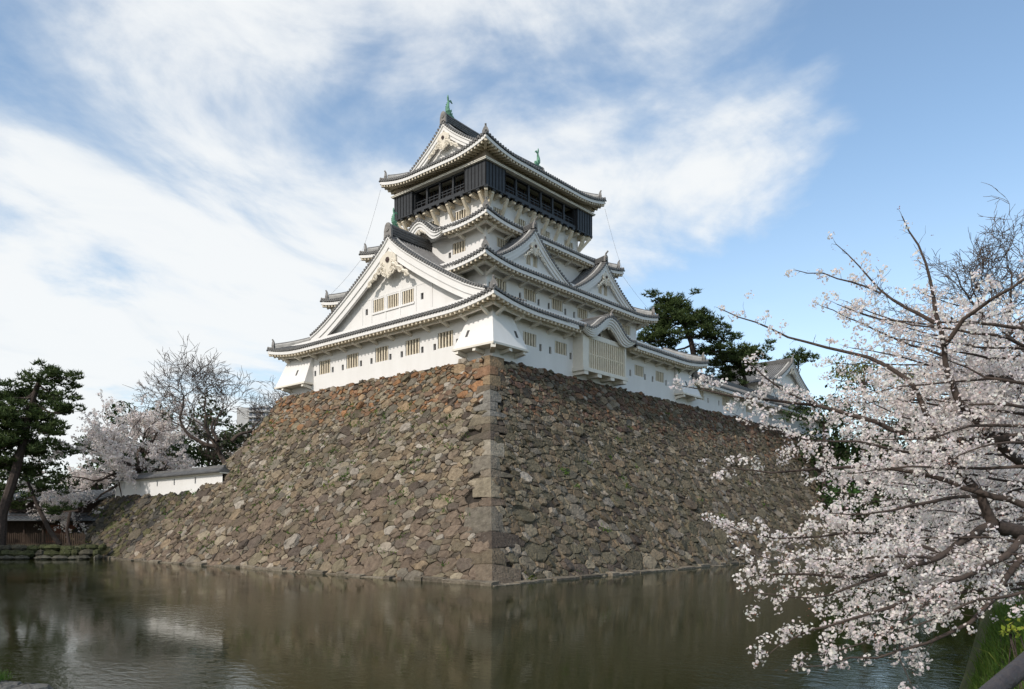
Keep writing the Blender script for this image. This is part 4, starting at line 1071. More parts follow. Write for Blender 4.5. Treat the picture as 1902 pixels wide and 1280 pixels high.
def pine(loc, trunk, r0, boughs, label, group=None, dens=26, seed=1, tuft=.42, name='pine_tree'):
    """trunk: points; boughs: (fraction up the trunk, end point, pad radius)"""
    t = thing(name, loc, label, 'tree', group); rg = random.Random(seed); rs = np.random.default_rng(seed)
    b = MB(); n = len(trunk); b.tube(trunk, [r0*(1-.72*i/(n-1)) for i in range(n)], 9, 0); pads = []
    T = [Vector([float(x) for x in p]) for p in trunk]
    for (f, e, pr_) in boughs:
        x = f*(n-1); j = min(n-2, int(x)); s = T[j].lerp(T[j+1], x-j); e = Vector([float(x) for x in e])
        mid = s.lerp(e, .5) + Vector((rg.gauss(0, .3), rg.gauss(0, .3), -.06*(e-s).length + rg.gauss(0, .25)))
        rr = r0*.42*(1-.5*f); pl = [s, s.lerp(mid, .5) + Vector((rg.gauss(0, .12), rg.gauss(0, .12), -.1)), mid, mid.lerp(e, .5) + Vector((0, 0, rg.gauss(0, .2))), e]
        b.tube(pl, [rr, rr*.8, rr*.62, rr*.42, rr*.2], 6, 0, caps=False)
        for k in range(int(6 + pr_*3.4)):
            q = e + Vector((rg.gauss(0, pr_*.6), rg.gauss(0, pr_*.6), rg.gauss(.1, pr_*.34)))
            pads.append((tuple(q), pr_*rg.uniform(.3, .58), pr_*rg.uniform(.3, .58), pr_*rg.uniform(.2, .36)))
            if rg.random() < .8: b.tube([mid.lerp(e, rg.uniform(.2, .9)), q - Vector((0, 0, .15))], [rr*.3, rr*.1], 4, 0, caps=False)
    b.build('trunk', M['pinebark'], t)
    C = pads_cloud(rs, pads, dens*2.6); V = needle_tufts(rs, C, tuft, 6, .13); n_ = len(V)//3
    tt = np.tile(1, n_); k = np.repeat(rs.uniform(.7, 1.35, len(C)), 6)[:, None]*np.array([[1, 1, 1]])
    arr_mesh('crown', V, 3, M['pine'], t, tint=k*np.array([[1.05, 1, .9]]))
    return t

def P_(px, py, dep): return Vector([float(x) for x in at(px, py, dep)])
# pine on the far left bank
D = 76
pine(gp(-50.5, D, 1.1), [gp(-51, D, .9), P_(4, 955, D), P_(28, 880, D), P_(46, 810, D), P_(56, 760, D+.5), P_(70, 715, D), P_(76, 700, D)], .55,
     [(.98, P_(85, 700, D), 1.7), (.95, P_(66, 704, D-1), 1.3), (.9, P_(112, 712, D+1), 1.2), (.85, P_(112, 742, D), 1.5), (.8, P_(30, 740, D+1), 2.0), (.75, P_(8, 745, D), 1.6), (.72, P_(118, 768, D-1), 1.6), (.78, P_(70, 752, D+2), 2.1),
      (.68, P_(18, 782, D-1), 2.4), (.66, P_(70, 790, D+1.5), 2.2), (.62, P_(-8, 800, D), 2.4), (.58, P_(95, 808, D), 1.9), (.55, P_(22, 826, D-1), 2.3), (.5, P_(-15, 850, D+1), 2.2), (.5, P_(70, 842, D+1), 1.8), (.46, P_(10, 868, D), 1.6)],
     'tall leaning pine with dark layered crown at the left edge of the moat', dens=22, seed=3, tuft=.5)
D = 79
pine(gp(-46, D, 1.1), [P_(112, 1012, D), P_(92, 985, D), P_(70, 940, D), P_(52, 895, D), P_(44, 868, D)], .30,
     [(.98, P_(40, 872, D), 1.7), (.9, P_(75, 880, D), 1.7), (.8, P_(15, 890, D+1), 1.7), (.75, P_(96, 905, D-1), 1.4), (.6, P_(30, 930, D), 1.7), (.5, P_(105, 950, D), 1.3), (.5, P_(0, 945, D+1), 1.6)],
     'smaller dark pine leaning left beside the dark restaurant roof', dens=24, seed=8, tuft=.45)
# pines behind the keep on the right
D = 96
pine(at(1278, 795, D), [P_(1281, 800, D), P_(1280, 735, D), P_(1275, 700, D), P_(1290, 668, D), P_(1284, 636, D), P_(1272, 606, D), P_(1262, 584, D), P_(1258, 570, D)], .55,
     [(.98, P_(1257, 566, D), 2.2), (.95, P_(1240, 578, D), 1.8), (.95, P_(1284, 580, D), 1.7), (.88, P_(1225, 596, D), 2.0), (.85, P_(1268, 596, D-2), 2.2), (.8, P_(1300, 606, D), 1.8), (.78, P_(1215, 618, D+1), 2.0), (.7, P_(1245, 622, D-2), 1.9),
      (.72, P_(1322, 604, D+1), 1.8), (.68, P_(1316, 622, D-1), 1.8), (.62, P_(1336, 630, D), 1.6), (.62, P_(1205, 636, D), 1.7), (.55, P_(1228, 645, D), 1.6), (.52, P_(1312, 655, D), 1.5), (.5, P_(1340, 656, D), 1.4), (.42, P_(1300, 672, D), 1.3), (.4, P_(1236, 662, D), 1.3), (.35, P_(1262, 668, D-1), 1.1)],
     'large spreading pine rising above the roof right of the keep', dens=24, seed=5, tuft=.5)
D = 100
pine(at(1385, 800, D), [P_(1389, 805, D), P_(1388, 740, D), P_(1384, 705, D), P_(1374, 676, D), P_(1376, 655, D)], .36,
     [(.98, P_(1372, 652, D), 1.8), (.9, P_(1356, 666, D), 1.8), (.9, P_(1398, 662, D), 1.6), (.8, P_(1410, 654, D), 1.2), (.75, P_(1344, 686, D), 1.8), (.7, P_(1374, 682, D), 2.0), (.6, P_(1356, 706, D), 1.6), (.6, P_(1396, 690, D), 1.5), (.8, P_(1380, 668, D-2), 1.5)],
     'dense lower pine between the large pine and the turret roof', dens=26, seed=6, tuft=.5)
D = 118
pine(at(1485, 1000, D), [P_(1487, 1000, D), P_(1485, 850, D), P_(1485, 720, D), P_(1482, 690, D), P_(1484, 664, D)], .3, [(.98, P_(1484, 662, D), 1.5), (.9, P_(1466, 668, D), 1.3), (.9, P_(1500, 668, D), 1.2), (.7, P_(1480, 676, D), 1.3)],
     'pine top showing just above the turret roof', dens=22, seed=7, tuft=.5)

def bushy(loc, pads, label, m, dens, leaf, seed, name='evergreen_tree', group=None, cat='tree', trunk=None, asp=.55):
    t = thing(name, loc, label, cat, group); rs = np.random.default_rng(seed); rg = random.Random(seed)
    if trunk:
        b = MB(); b.tube(trunk, [.3 - .2*i/(len(trunk)-1) for i in range(len(trunk))], 7, 0, caps=False)
        for (c, rx_, ry_, rz_) in pads: b.tube([trunk[len(trunk)//2], Vector(trunk[-1]).lerp(Vector([float(x) for x in c]), .5), c], [.13, .09, .03], 5, 0, caps=False)
        b.build('trunk', M['bark'], t)
    sub = []
    for (c, rx_, ry_, rz_) in pads:
        for k in range(9):
            v = Vector((rg.gauss(0, 1), rg.gauss(0, 1), rg.gauss(.1, 1))).normalized()*rg.uniform(.45, .95)
            f = rg.uniform(.25, .5); sub.append((np.array(c, dtype=float) + np.array([v.x*rx_, v.y*ry_, v.z*rz_]), rx_*f, ry_*f, rz_*f))
    C = pads_cloud(rs, [(c, a, b_, d) for (c, a, b_, d) in sub], dens)
    V = leaf_quads(rs, C, leaf, asp, .3); arr_mesh('crown', V, 4, m, t, tint=tints(rs, len(C), .65, 1.4))
    return t
# evergreens behind the left cherry
D = 100
for i, (px, py, dep, w_, h_, lab) in enumerate([(180, 870, 104, 6.5, 5.0, 'dark evergreen behind the left cherry tree, nearest the pine'), (262, 828, 108, 6.0, 6.0, 'dark green tree half hidden by the left cherry blossom'), (385, 806, 104, 4.6, 5.4, 'olive green tree standing behind the bare tree'), (452, 834, 100, 3.8, 4.2, 'dark rounded shrub tree between the bare tree and the stone base'), (330, 862, 92, 5.4, 2.2, 'low dark hedge tree just above the white boundary wall'), (120, 935, 108, 6.5, 5.0, 'dark tree mass behind the restaurant roof'), (30, 930, 112, 8.0, 5.5, 'dark tree mass behind the left pine trunk')]):
    c = P_(px, py, dep); bushy((c.x, c.y, 1.1 if i > 4 else 6), [(c, w_, w_, h_), (c + Vector((w_*.5, 0, -h_*.3)), w_*.6, w_*.6, h_*.6), (c + Vector((-w_*.4, 0, -h_*.4)), w_*.6, w_*.6, h_*.6)], lab, M['evergreen'], 30, .3, 40+i, group='evergreens behind the left bank', trunk=[Vector((c.x, c.y, 1.0 if i > 4 else 6.0)), Vector((c.x+.2, c.y, c.z-h_*.6)), Vector((c.x, c.y, c.z))])
# right: yellow-green spring tree, green bush on the far masonry, trees behind blossom
for i, (px, py, dep, w_, h_, m, lab, lf) in enumerate([(1605, 690, 92, 4.2, 3.4, 'spring', 'yellow green tree just leafing out behind the blossom', .22), (1690, 720, 96, 4.6, 3.4, 'spring', 'second yellow green tree further right behind the blossom', .22), (1570, 905, 77, 2.4, 2.6, 'bush', 'bright green bush growing on the masonry behind the blossom', .2), (1530, 770, 92, 4.0, 2.6, 'evergreen', 'dull olive shrub tree right of the turret', .24), (1640, 830, 95, 6, 5.5, 'evergreen', 'dark evergreen behind the blossom below the yellow green tree', .3), (1760, 840, 92, 7, 6.5, 'evergreen', 'dark evergreen behind the dense middle of the blossom', .3), (1880, 830, 90, 7, 7, 'evergreen', 'dark evergreen behind the blossom at the right edge', .3)]):
    c = P_(px, py, dep); bushy((c.x, c.y, 1.1), [(c, w_, w_, h_), (c + Vector((w_*.5, -.4, -h_*.3)), w_*.6, w_*.6, h_*.6), (c + Vector((-w_*.4, .4, -h_*.4)), w_*.6, w_*.6, h_*.6)], lab, M[m], 30, lf, 60+i, group='trees behind the blossom on the right', name='leafy_bush' if m == 'bush' else 'leafy_tree', cat='bush' if m == 'bush' else 'tree', trunk=[Vector((c.x, c.y, .9)), Vector((c.x+.2, c.y, c.z-h_*.6)), Vector((c.x, c.y, c.z))])

def bare_tree(loc, label, d0, L, r, lev, spec, seed, m, name='bare_tree', stems=None, blossom=0, group=None, bsize=.1, k=7):
    t = thing(name, loc, label, 'tree', group); rg = random.Random(seed); b = MB(); tips = []
    for (p, d, L_, r_) in (stems or [(loc, d0, L, r)]): grow(rg, b, Vector([float(x) for x in p]), Vector([float(x) for x in d]), L_, r_, lev, spec, tips, k)
    b.build('branches', M[m], t)
    if blossom:
        rs = np.random.default_rng(seed); C = []
        for (pts_, rad) in tips:
            for _ in range(blossom):
                j = rg.randrange(len(pts_)-1); f = rg.random(); q = pts_[j].lerp(pts_[j+1], f); C.append([q.x, q.y, q.z])
        C = np.array(C); C = C + rs.normal(0, .10, C.shape)
        V = leaf_quads(rs, C, bsize, .85); arr_mesh('blossom', V, 4, M['petal'], t, tint=tints(rs, len(C), .8, 1.05, .02))
    return t
SPB = [(3, .85, .8, .2, .02), (3, .85, .8, .25, .02), (3, .85, .78, .26, .03), (3, .8, .76, .26, .04), (3, .75, .74, .24, .05), (2, .65, .72, .22, .03)]
DB = 86
bp_ = P_(426, 872, DB)
bare_tree(tuple(bp_), 'large bare tree with spreading grey brown branches behind the white boundary wall', (0, 0, 1), 6, .5, 6, SPB, 21, 'bark_grey',
          stems=[(bp_, P_(384, 800, DB)-bp_, 4.4, .36), (bp_ + Vector((.3, 0, 0)), P_(436, 790, DB)-bp_, 4.4, .36), (P_(400, 830, DB), P_(325, 785, DB-2)-P_(400, 830, DB), 4.6, .26), (P_(430, 820, DB), P_(462, 745, DB+1)-P_(430, 820, DB), 3.8, .24), (P_(405, 820, DB), P_(380, 740, DB+2)-P_(405, 820, DB), 4.2, .24)])
# left cherry with several stems
MINR[0] = .014; DC = 86; cp = P_(262, 872, DC)
SPC = [(3, .85, .78, .22, -.02), (3, .8, .74, .25, -.02), (3, .75, .72, .25, -.03), (3, .75, .72, .25, -.04), (2, .7, .7, .22, -.03)]
bare_tree(tuple(cp), 'white blossoming cherry tree leaning out over the lower embankment', (0, 0, 1), 5, .4, 5, SPC, 31, 'bark', name='cherry_tree', blossom=15, bsize=.12,
          stems=[(cp, P_(245, 820, DC)-cp, 3.2, .3), (cp, P_(200, 840, DC-2)-cp, 4.4, .28), (cp, P_(172, 868, DC)-cp, 4.6, .24), (cp, P_(300, 815, DC+1)-cp, 3.4, .26), (cp, P_(340, 855, DC)-cp, 3.4, .2), (cp, P_(150, 895, DC+1)-cp, 4.6, .2), (cp, P_(225, 850, DC-2)-cp, 3.2, .2)])
cp2 = P_(468, 830, 104)
bare_tree(tuple(cp2), 'pale distant cherry in bloom between the bare tree and the stone base', (0, 0, 1), 3, .2, 4, SPC, 33, 'bark', name='cherry_tree', blossom=10, bsize=.14, stems=[(cp2 - Vector((0, 0, 3)), (0, 0, 1), 3.2, .2), (cp2 - Vector((0, 0, 2)), (-.6, .3, .7), 3.0, .15)])
cp3 = P_(150, 965, 92)
bare_tree(tuple(cp3), 'low spray of cherry blossom in front of the restaurant roofs', (0, 0, 1), 3, .2, 4, SPC, 35, 'bark', name='cherry_tree', blossom=12, bsize=.11, stems=[(P_(165, 985, 91), P_(120, 950, 90)-P_(165, 985, 91), 3.0, .16), (P_(165, 985, 91), P_(150, 930, 91)-P_(165, 985, 91), 2.6, .16)])
# bare tree upper right, standing on the near side of the moat
MINR[0] = .016; DR = 42; g0 = Vector([float(x) for x in gp(26, DR, .8)]); s0 = P_(1838, 700, DR)
t_ = bare_tree(tuple(g0), 'tall leafless tree with dark twisting twigs at the upper right edge', (0, 0, 1), 6, .4, 6, SPB, 52, 'bark_grey',
          stems=[(s0, P_(1842, 600, DR)-s0, 3.0, .2), (s0, P_(1800, 620, DR)-s0, 2.6, .16), (P_(1840, 650, DR), P_(1900, 560, DR+1)-P_(1840, 650, DR), 2.8, .16), (s0, P_(1920, 640, DR-1)-s0, 2.8, .16), (P_(1870, 640, DR), P_(1880, 520, DR)-P_(1870, 640, DR), 2.4, .13)])
b = MB(); b.tube([g0, P_(1850, 900, DR), s0, P_(1840, 650, DR), P_(1866, 625, DR)], [.38, .32, .25, .2, .14], 8, 0, caps=False); b.build('trunk', M['bark_grey'], t_)

# woods beyond the moat that read as one dark mass
def wood(name, spots, seed, label):
    rs = np.random.default_rng(seed); C = []
    for (lat, dep, h, w_) in spots:
        c = gp(lat, dep, 1 + h*.5); n = 900; v = rs.normal(size=(n, 3)); v /= np.linalg.norm(v, axis=1)[:, None]; v *= (rs.uniform(.5, 1, n)*(1 + .18*np.sin(v[:, 0]*7 + lat)*np.cos(v[:, 2]*6 + dep)))[:, None]
        C.append(c + v*np.array([w_, w_, h*.52]))
    C = np.concatenate(C); tag(arr_mesh(name, leaf_quads(rs, C, .42, .6, .3), 4, M['evergreen'], None, tint=tints(rs, len(C), .6, 1.4)), label, 'woodland', kind='stuff')
rg = random.Random(3)
wood('far_woods', [(34 + 4.2*k + rg.uniform(-1, 1), 100 + rg.uniform(-4, 8), rg.uniform(14, 20), rg.uniform(4, 6.5)) for k in range(16)] + [(33 + 3.2*k, 94 + rg.uniform(-2, 3), rg.uniform(5, 8), 4.2) for k in range(20)], 2, 'far wood behind the blossom right of the castle wing')
for i, (lat, dep, h, w_, lab) in enumerate([(-57.5, 67, 13, 5, 'tall evergreen out of view beside the leaning pine, added to shade the left bank'), (-63, 62, 15, 6, 'large evergreen out of view further along the left shore, added for its shade'), (-60, 71.5, 12, 5, 'broad unseen evergreen behind the others, added to shade the left bank'), (-66, 70, 15, 6, 'hindmost tall unseen evergreen, added to shade the left bank')]):  # trees outside the view, added so their shadows fall on the left bank
    c = Vector([float(x) for x in gp(lat, dep, h*.62)]); bushy((c.x, c.y, 1.3), [(c, w_, w_, h*.38), (c + Vector((1.5, -1, -h*.15)), w_*.6, w_*.6, h*.22), (c + Vector((-1.5, 1, -h*.1)), w_*.6, w_*.6, h*.25)], lab, M['evergreen'], 24, .36, 90+i, group='unseen evergreens added to shade the left bank', trunk=[Vector((c.x, c.y, 1.2)), Vector((c.x+.3, c.y, c.z-h*.3)), c])

# ------------------------------------------------------------------ far left: bank, restaurant, fence, apartment block
BW = thing('mossy_bank_wall', gp(-48, 72.5), 'low mossy boulder edging along the left shore of the moat', 'bank wall')
rgb_ = random.Random(9); Vv = []; Ff = []; Tt = []
def boulder(c, sx, sy, sz, t):
    base = len(Vv); nlat, nlon = 4, 8
    for i in range(nlat+1):
        th = math.pi*i/nlat
        for j in range(nlon):
            ph = 2*math.pi*j/nlon; k = rgb_.uniform(.82, 1.12)
            a, b_ = math.sin(th)*math.cos(ph)*sx*k, math.sin(th)*math.sin(ph)*sy*k
            Vv.append((c[0] + RT[0]*a + FW[0]*b_, c[1] + RT[1]*a + FW[1]*b_, c[2] + math.cos(th)*sz*k))
    for i in range(nlat):
        for j in range(nlon):
            Ff.append((base+i*nlon+j, base+i*nlon+(j+1) % nlon, base+(i+1)*nlon+(j+1) % nlon, base+(i+1)*nlon+j)); Tt.append(t)
lat = -66.
while lat < -39.4:
    w_ = rgb_.uniform(.6, 1.5)
    for (z, dd, hh) in ((.12, 72.7, .28), (.55, 73.3, .42), (1.05, 73.9, .36)):
        k = rgb_.uniform(.7, 1.2)
        t = tuple(k*c for c in ((.10, .098, .08) if z < .2 else (.060, .068, .030) if rgb_.random() < .7 else (.09, .085, .065)))
        boulder(gp(lat + rgb_.uniform(-.3, .3), dd, z + rgb_.uniform(-.08, .08)), w_*.62, .6, hh, t)
    lat += w_
me = bpy.data.meshes.new('boulders'); me.from_pydata(Vv, [], Ff); face_tint(me, np.array(Tt, dtype=np.float32)); link('boulders', me, [M['stone']], BW)

def frame_box(mb, lat0, lat1, dep0, dep1, z0, z1, m=0):
    c = [gp(lat0, dep0, z0), gp(lat1, dep0, z0), gp(lat1, dep1, z0), gp(lat0, dep1, z0)]
    mb.hexa(c + [(p[0], p[1], z1) for p in c], m)
RS = thing('restaurant_building', gp(-50, 92, 1.15), 'dark low timber building with two grey metal roofs half hidden by trees', 'building')
M['metal_roof'] = mat('grey_metal_roof', (.085, .092, .10), .5, .15, 1.5, spec=.5)
b = MB(); frame_box(b, -61, -43.2, 86, 96, 1.1, 4.4); frame_box(b, -58, -47.5, 88, 97, 4.4, 6.3); b.build('wall', M['wood'], RS)
def shed(lat0, lat1, d0, d1, z0, z1):
    b = MB(); p = [gp(lat0, d0, z0), gp(lat1, d0, z0), gp(lat1, d1, z1), gp(lat0, d1, z1)]
    b.add([tuple(q) for q in p] + [(q[0], q[1], q[2]+.16) for q in p], [(0, 3, 2, 1), (4, 5, 6, 7), (0, 1, 5, 4), (1, 2, 6, 5), (2, 3, 7, 6), (3, 0, 4, 7)])
    for i in range(int((lat1-lat0)/.6)):
        x = lat0 + .3 + i*.6; b.bar(gp(x, d0, z0+.19), gp(x, d1, z1+.19), .06, .06)
    b.build('roof', M['metal_roof'], RS)
shed(-62, -41.6, 83.6, 90, 3.75, 4.9); shed(-59, -46.8, 86, 93, 6.0, 7.4)
b = MB()
for i in range(9): frame_box(b, -60.5 + i*2.1, -60.35 + i*2.1, 84.6, 84.75, 1.1, 3.9)
frame_box(b, -61, -42.5, 84.55, 84.8, 3.6, 3.8); b.build('post', M['wood'], RS)
b = MB(); frame_box(b, -52.5, -46.2, 85.90, 85.96, 1.3, 3.3, 0); b.build('door', mat('red_brown_door', (.16, .06, .035), .7, .2, 2), RS)
b = MB(); frame_box(b, -43.8, -42.6, 85.2, 85.25, 2.6, 3.2); b.build('red_sign', mat('red_sign', (.42, .07, .05), .6, .1), RS)
FN = thing('wooden_fence', gp(-50, 79, 1.15), 'brown upright wooden picket fence along the left bank', 'fence')
b = MB(); x = -57.5
while x < -44.2: frame_box(b, x, x+.11, 78.9, 78.95, 1.1, 2.45 + .06*math.sin(x*9)); x += .2
b.build('picket', M['fencewood'] if 'fencewood' in M else mat('fence_wood', (.065, .042, .028), .85, .25, 3), FN)
b = MB(); frame_box(b, -57.6, -44.1, 78.96, 79.03, 1.4, 1.5); frame_box(b, -57.6, -44.1, 78.96, 79.03, 2.1, 2.2); b.build('fence_rail', M['wood'], FN)
b = MB(); b.tube([gp(-44.6, 77, 1.0), P_(124, 985, 77), P_(131, 950, 77)], [.17, .15, .13], 8); b.bar(P_(118, 951, 77), P_(146, 948, 77), .16, .16)
o = b.build('tree_prop', M['wood']); tag(o, 'leaning wooden prop post with a crosspiece beside the moss bank', 'post')
AP = thing('apartment_building', gp(-85, 270, 0), 'distant pale grey apartment block with rows of balconies', 'building')
al = lambda px: (px-951)/F*270
zt_ = lambda py: CAMZ + (Y0-py)/F*270
b = MB(); frame_box(b, al(440), al(503), 270, 285, 0, zt_(757)); frame_box(b, al(476), al(496), 272, 280, zt_(757), zt_(752)); b.build('wall', M['concrete'], AP)
M['bluegrey'] = mat('window_blue_grey', (.13, .15, .18), .4, .1, 1)
for r_ in range(14):
    z = zt_(760) - r_*2.0
    b = MB(); frame_box(b, al(462), al(502), 269.2, 269.98, z-.55-.5, z-.5); b.build('balcony', M['concrete'], AP)
    for c_ in range(5): 
        b = MB(); frame_box(b, al(463 + c_*8), al(468.5 + c_*8), 269.9, 269.97, z-.48, z+.62); b.build('window', M['bluegrey'], AP)
#@@PART4
# ------------------------------------------------------------------ foreground: cherry branches over the water
def blooms(rs, C, nf, spread, size, npet=5):
    """flower clusters: nf small five-petalled flowers facing outwards round every centre"""
    n = len(C); d = rs.normal(size=(n, nf, 3)); d /= np.linalg.norm(d, axis=2)[..., None]
    P = (C[:, None, :] + d*(spread*rs.uniform(.45, 1.15, (n, nf, 1)))).reshape(-1, 3); N_ = (d + rs.normal(0, .35, d.shape)).reshape(-1, 3); N_ /= np.linalg.norm(N_, axis=1)[:, None]
    A = np.cross(N_, rs.normal(size=N_.shape)); A /= np.linalg.norm(A, axis=1)[:, None]; B = np.cross(N_, A)
    r = (size*rs.uniform(.75, 1.2, len(P)))[:, None]; cup = rs.uniform(.0, .45, len(P))[:, None]; out = []
    for k in range(npet):
        t = 2*math.pi*k/npet; u = A*math.cos(t) + B*math.sin(t); v = -A*math.sin(t) + B*math.cos(t)
        out.append(np.stack([P, P + (u*.62 + v*.5)*r + N_*r*cup*.5, P + u*r*1.0 + N_*r*cup, P + (u*.62 - v*.5)*r + N_*r*cup*.5], 1))
    return np.stack(out, 1).reshape(-1, 3), len(P)
class Cherry:
    def __init__(s, seed): s.rg = random.Random(seed); s.rs = np.random.default_rng(seed); s.b = MB(); s.C = []; s.buds = []
    def twig(s, p, d, L, r, lev, dens, droop):
        rg = s.rg; n = max(2, int(L/.085)); pts = [p]; q = p.copy(); d = d.normalized()
        for i in range(n):
            d = (d + Vector((rg.gauss(0, .16), rg.gauss(0, .16), rg.gauss(0, .14) + droop))).normalized(); q = q + d*(L/n); pts.append(q.copy())
        s.b.tube(pts, [r*(1-.65*i/n) for i in range(n+1)], 4 if r > .006 else 3, 0, caps=False)
        for i in range(1, n+1):
            if rg.random() < dens:
                q = pts[i] + Vector((rg.gauss(0, .035), rg.gauss(0, .035), rg.gauss(.01, .035)))
                (s.C if rg.random() > s.budp else s.buds).append(tuple(q))
            if lev > 0 and rg.random() < .42:
                ax = Vector((rg.gauss(0, 1), rg.gauss(0, 1), rg.gauss(0, 1))).normalized()
                s.twig(pts[i], (d*.6 + ax*.8), L*rg.uniform(.3, .6), r*.6, lev-1, dens, droop)
    def branch(s, pts, r0, r1, step=.16, tl=.45, dens=.6, lev=1, droop=0., start=.0, budp=.06, up=.2):
        s.budp = budp; rg = s.rg; P = [P_(*p) for p in pts]
        # resample into a slightly crooked limb
        Q = []
        for i in range(len(P)-1):
            m_ = max(2, int((P[i+1]-P[i]).length/.22))
            for k in range(m_): Q.append(P[i].lerp(P[i+1], k/m_))
        Q.append(P[-1]); n = len(Q)
        for _ in range(2): Q = [Q[0]] + [(Q[i-1] + Q[i]*2 + Q[i+1])/4 for i in range(1, n-1)] + [Q[-1]]
        Q = [q + Vector((rg.gauss(0, .012), rg.gauss(0, .012), rg.gauss(0, .012)))*(1 if 0 < i else 0) for i, q in enumerate(Q)]
        s.b.tube(Q, [r0 + (r1-r0)*(i/(n-1))**.85 for i in range(n)], 8 if r0 > .03 else 6, 0, caps=False)
        tot = sum((Q[i+1]-Q[i]).length for i in range(n-1)); x = start*tot
        while x < tot:
            a = x; i = 0
            while i < n-2 and a > (Q[i+1]-Q[i]).length: a -= (Q[i+1]-Q[i]).length; i += 1
            seg = Q[i+1]-Q[i]; p = Q[i] + seg*min(1, a/max(1e-6, seg.length)); d = seg.normalized()
            ax = Vector((rg.gauss(0, 1) + FW[0]*.7, rg.gauss(0, 1) + FW[1]*.7, rg.gauss(0, 1)+up)); ax = (ax - d*ax.dot(d)*.6).normalized()
            f = x/tot; s.twig(p, d*.55 + ax, tl*rg.uniform(.35, 1.3)*(1.15-.6*f), max(.0035, (r0+(r1-r0)*f)*.22), lev, dens, droop)
            x += step*.8*rg.uniform(.5, 1.5)
        s.budp = budp
        if r1 < .02: s.twig(Q[-1], Q[-1]-Q[-3], tl*.4, .004, 0, .9, droop)
    def build(s, t, nf=12, spread=.062, size=.0175):
        s.b.build('branches', M['bark'], t, smooth=True)
        C = np.array(s.C); V, n = blooms(s.rs, C, nf, spread, size)
        k = np.repeat(tints(s.rs, n, .86, 1.08, .025), 5, 0); arr_mesh('blossom', V, 4, M['petal'], t, tint=k); print('clusters', len(C), 'faces', len(V)//4)
        # calyces and opening buds, reddish
        rs = s.rs; Bc = np.array(s.buds + [c for c in s.C if s.rg.random() < .5]); Bc = np.repeat(Bc, 3, 0) + rs.normal(0, .022, (len(Bc)*3, 3))
        arr_mesh('buds', leaf_quads(rs, Bc, .011, .45), 4, M['bud'], t, tint=tints(rs, len(Bc), .7, 1.4))
FC = thing('cherry_tree', gp(8.6, 9.6, 1.5), 'near cherry tree full of white blossom reaching over the moat from the right', 'tree')
c = Cherry(77); BR = c.branch
# limb from the right edge, forking
c.b.tube([gp(8.7, 9.8, 1.2), gp(8.55, 9.7, 2.2), gp(8.2, 9.5, 2.9), P_(2060, 1012, 9.3), P_(1960, 1002, 9.1), P_(1902, 992, 9.0), P_(1846, 976, 8.9)], [.2, .17, .14, .115, .1, .095, .085], 9, 0, caps=False)
c.b.tube([gp(8.55, 9.7, 2.2), gp(8.5, 9.9, 3.2), P_(2060, 900, 9.8), P_(1960, 880, 9.6), P_(1902, 862, 9.5)], [.14, .11, .09, .075, .065], 8, 0, caps=False)
c.b.tube([gp(8.2, 9.5, 2.7), P_(2040, 1000, 8.6), P_(1940, 1000, 8.4), P_(1900, 1000, 8.3)], [.1, .08, .06, .05], 8, 0, caps=False)
BR([(1846, 976, 8.9), (1826, 932, 8.9), (1798, 893, 9.0), (1770, 862, 9.1), (1738, 830, 9.2), (1724, 774, 9.4), (1703, 721, 9.5), (1672, 690, 9.6), (1612, 661, 9.8), (1538, 649, 10), (1461, 623, 10.1), (1401, 600, 10.2), (1342, 577, 10.3)], .06, .006, .19, .30, .36, 1, .02, start=.1, budp=.2, up=.7)
BR([(1902, 862, 9.5), (1858, 830, 9.4), (1791, 763, 9.3), (1767, 718, 9.2), (1756, 640, 9.2), (1735, 577, 9.3), (1728, 521, 9.3), (1710, 457, 9.4), (1675, 401, 9.5)], .062, .006, .18, .34, .36, 1, .03, start=.05, budp=.35, up=.4)
BR([(1756, 640, 9.2), (1788, 591, 9.0), (1840, 556, 8.8), (1915, 510, 8.5)], .03, .014, .12, .45, .6, 1, .03, budp=.15)
BR([(1737, 600, 9.3), (1682, 570, 9.5), (1636, 545, 9.7), (1594, 489, 9.9), (1552, 455, 10)], .026, .005, .17, .24, .36, 1, .02, budp=.4, up=.6)
BR([(1636, 545, 9.7), (1580, 524, 9.9), (1531, 510, 10), (1475, 500, 10.2)], .015, .005, .14, .16, .55, 0, .02, budp=.3, up=.6)
BR([(1750, 660, 9.3), (1690, 640, 9.6), (1630, 612, 9.9), (1570, 590, 10.1), (1528, 565, 10.3)], .02, .005, .16, .28, .4, 1, .02, budp=.3, up=.4)
BR([(1900, 810, 9.2), (1812, 820, 9.3), (1717, 816, 9.4), (1658, 802, 9.4), (1591, 770, 9.5), (1517, 751, 9.7), (1425, 746, 9.9), (1341, 735, 10.1), (1268, 716, 10.3)], .05, .006, .13, .38, .62, 1, .0, budp=.1, up=.3)
BR([(1517, 751, 9.7), (1454, 726, 9.6), (1415, 697, 9.6), (1387, 672, 9.6)], .016, .006, .12, .3, .7, 1, .01)
BR([(1812, 820, 9.3), (1700, 850, 9.0), (1600, 812, 8.9), (1500, 818, 8.9), (1420, 800, 9.0), (1370, 775, 9.0)], .026, .005, .12, .36, .6, 1, .0)
BR([(1902, 939, 8.8), (1847, 923, 8.8), (1795, 904, 8.9), (1724, 883, 9), (1654, 865, 9.1), (1556, 863, 9.3), (1461, 884, 9.5), (1400, 872, 9.6), (1335, 868, 9.7)], .042, .006, .15, .34, .55, 1, -.0, budp=.12)
BR([(1812, 921, 8.8), (1724, 930, 8.7), (1654, 946, 8.6), (1601, 965, 8.6), (1540, 950, 8.6)], .026, .006, .13, .38, .6, 1, -.01)
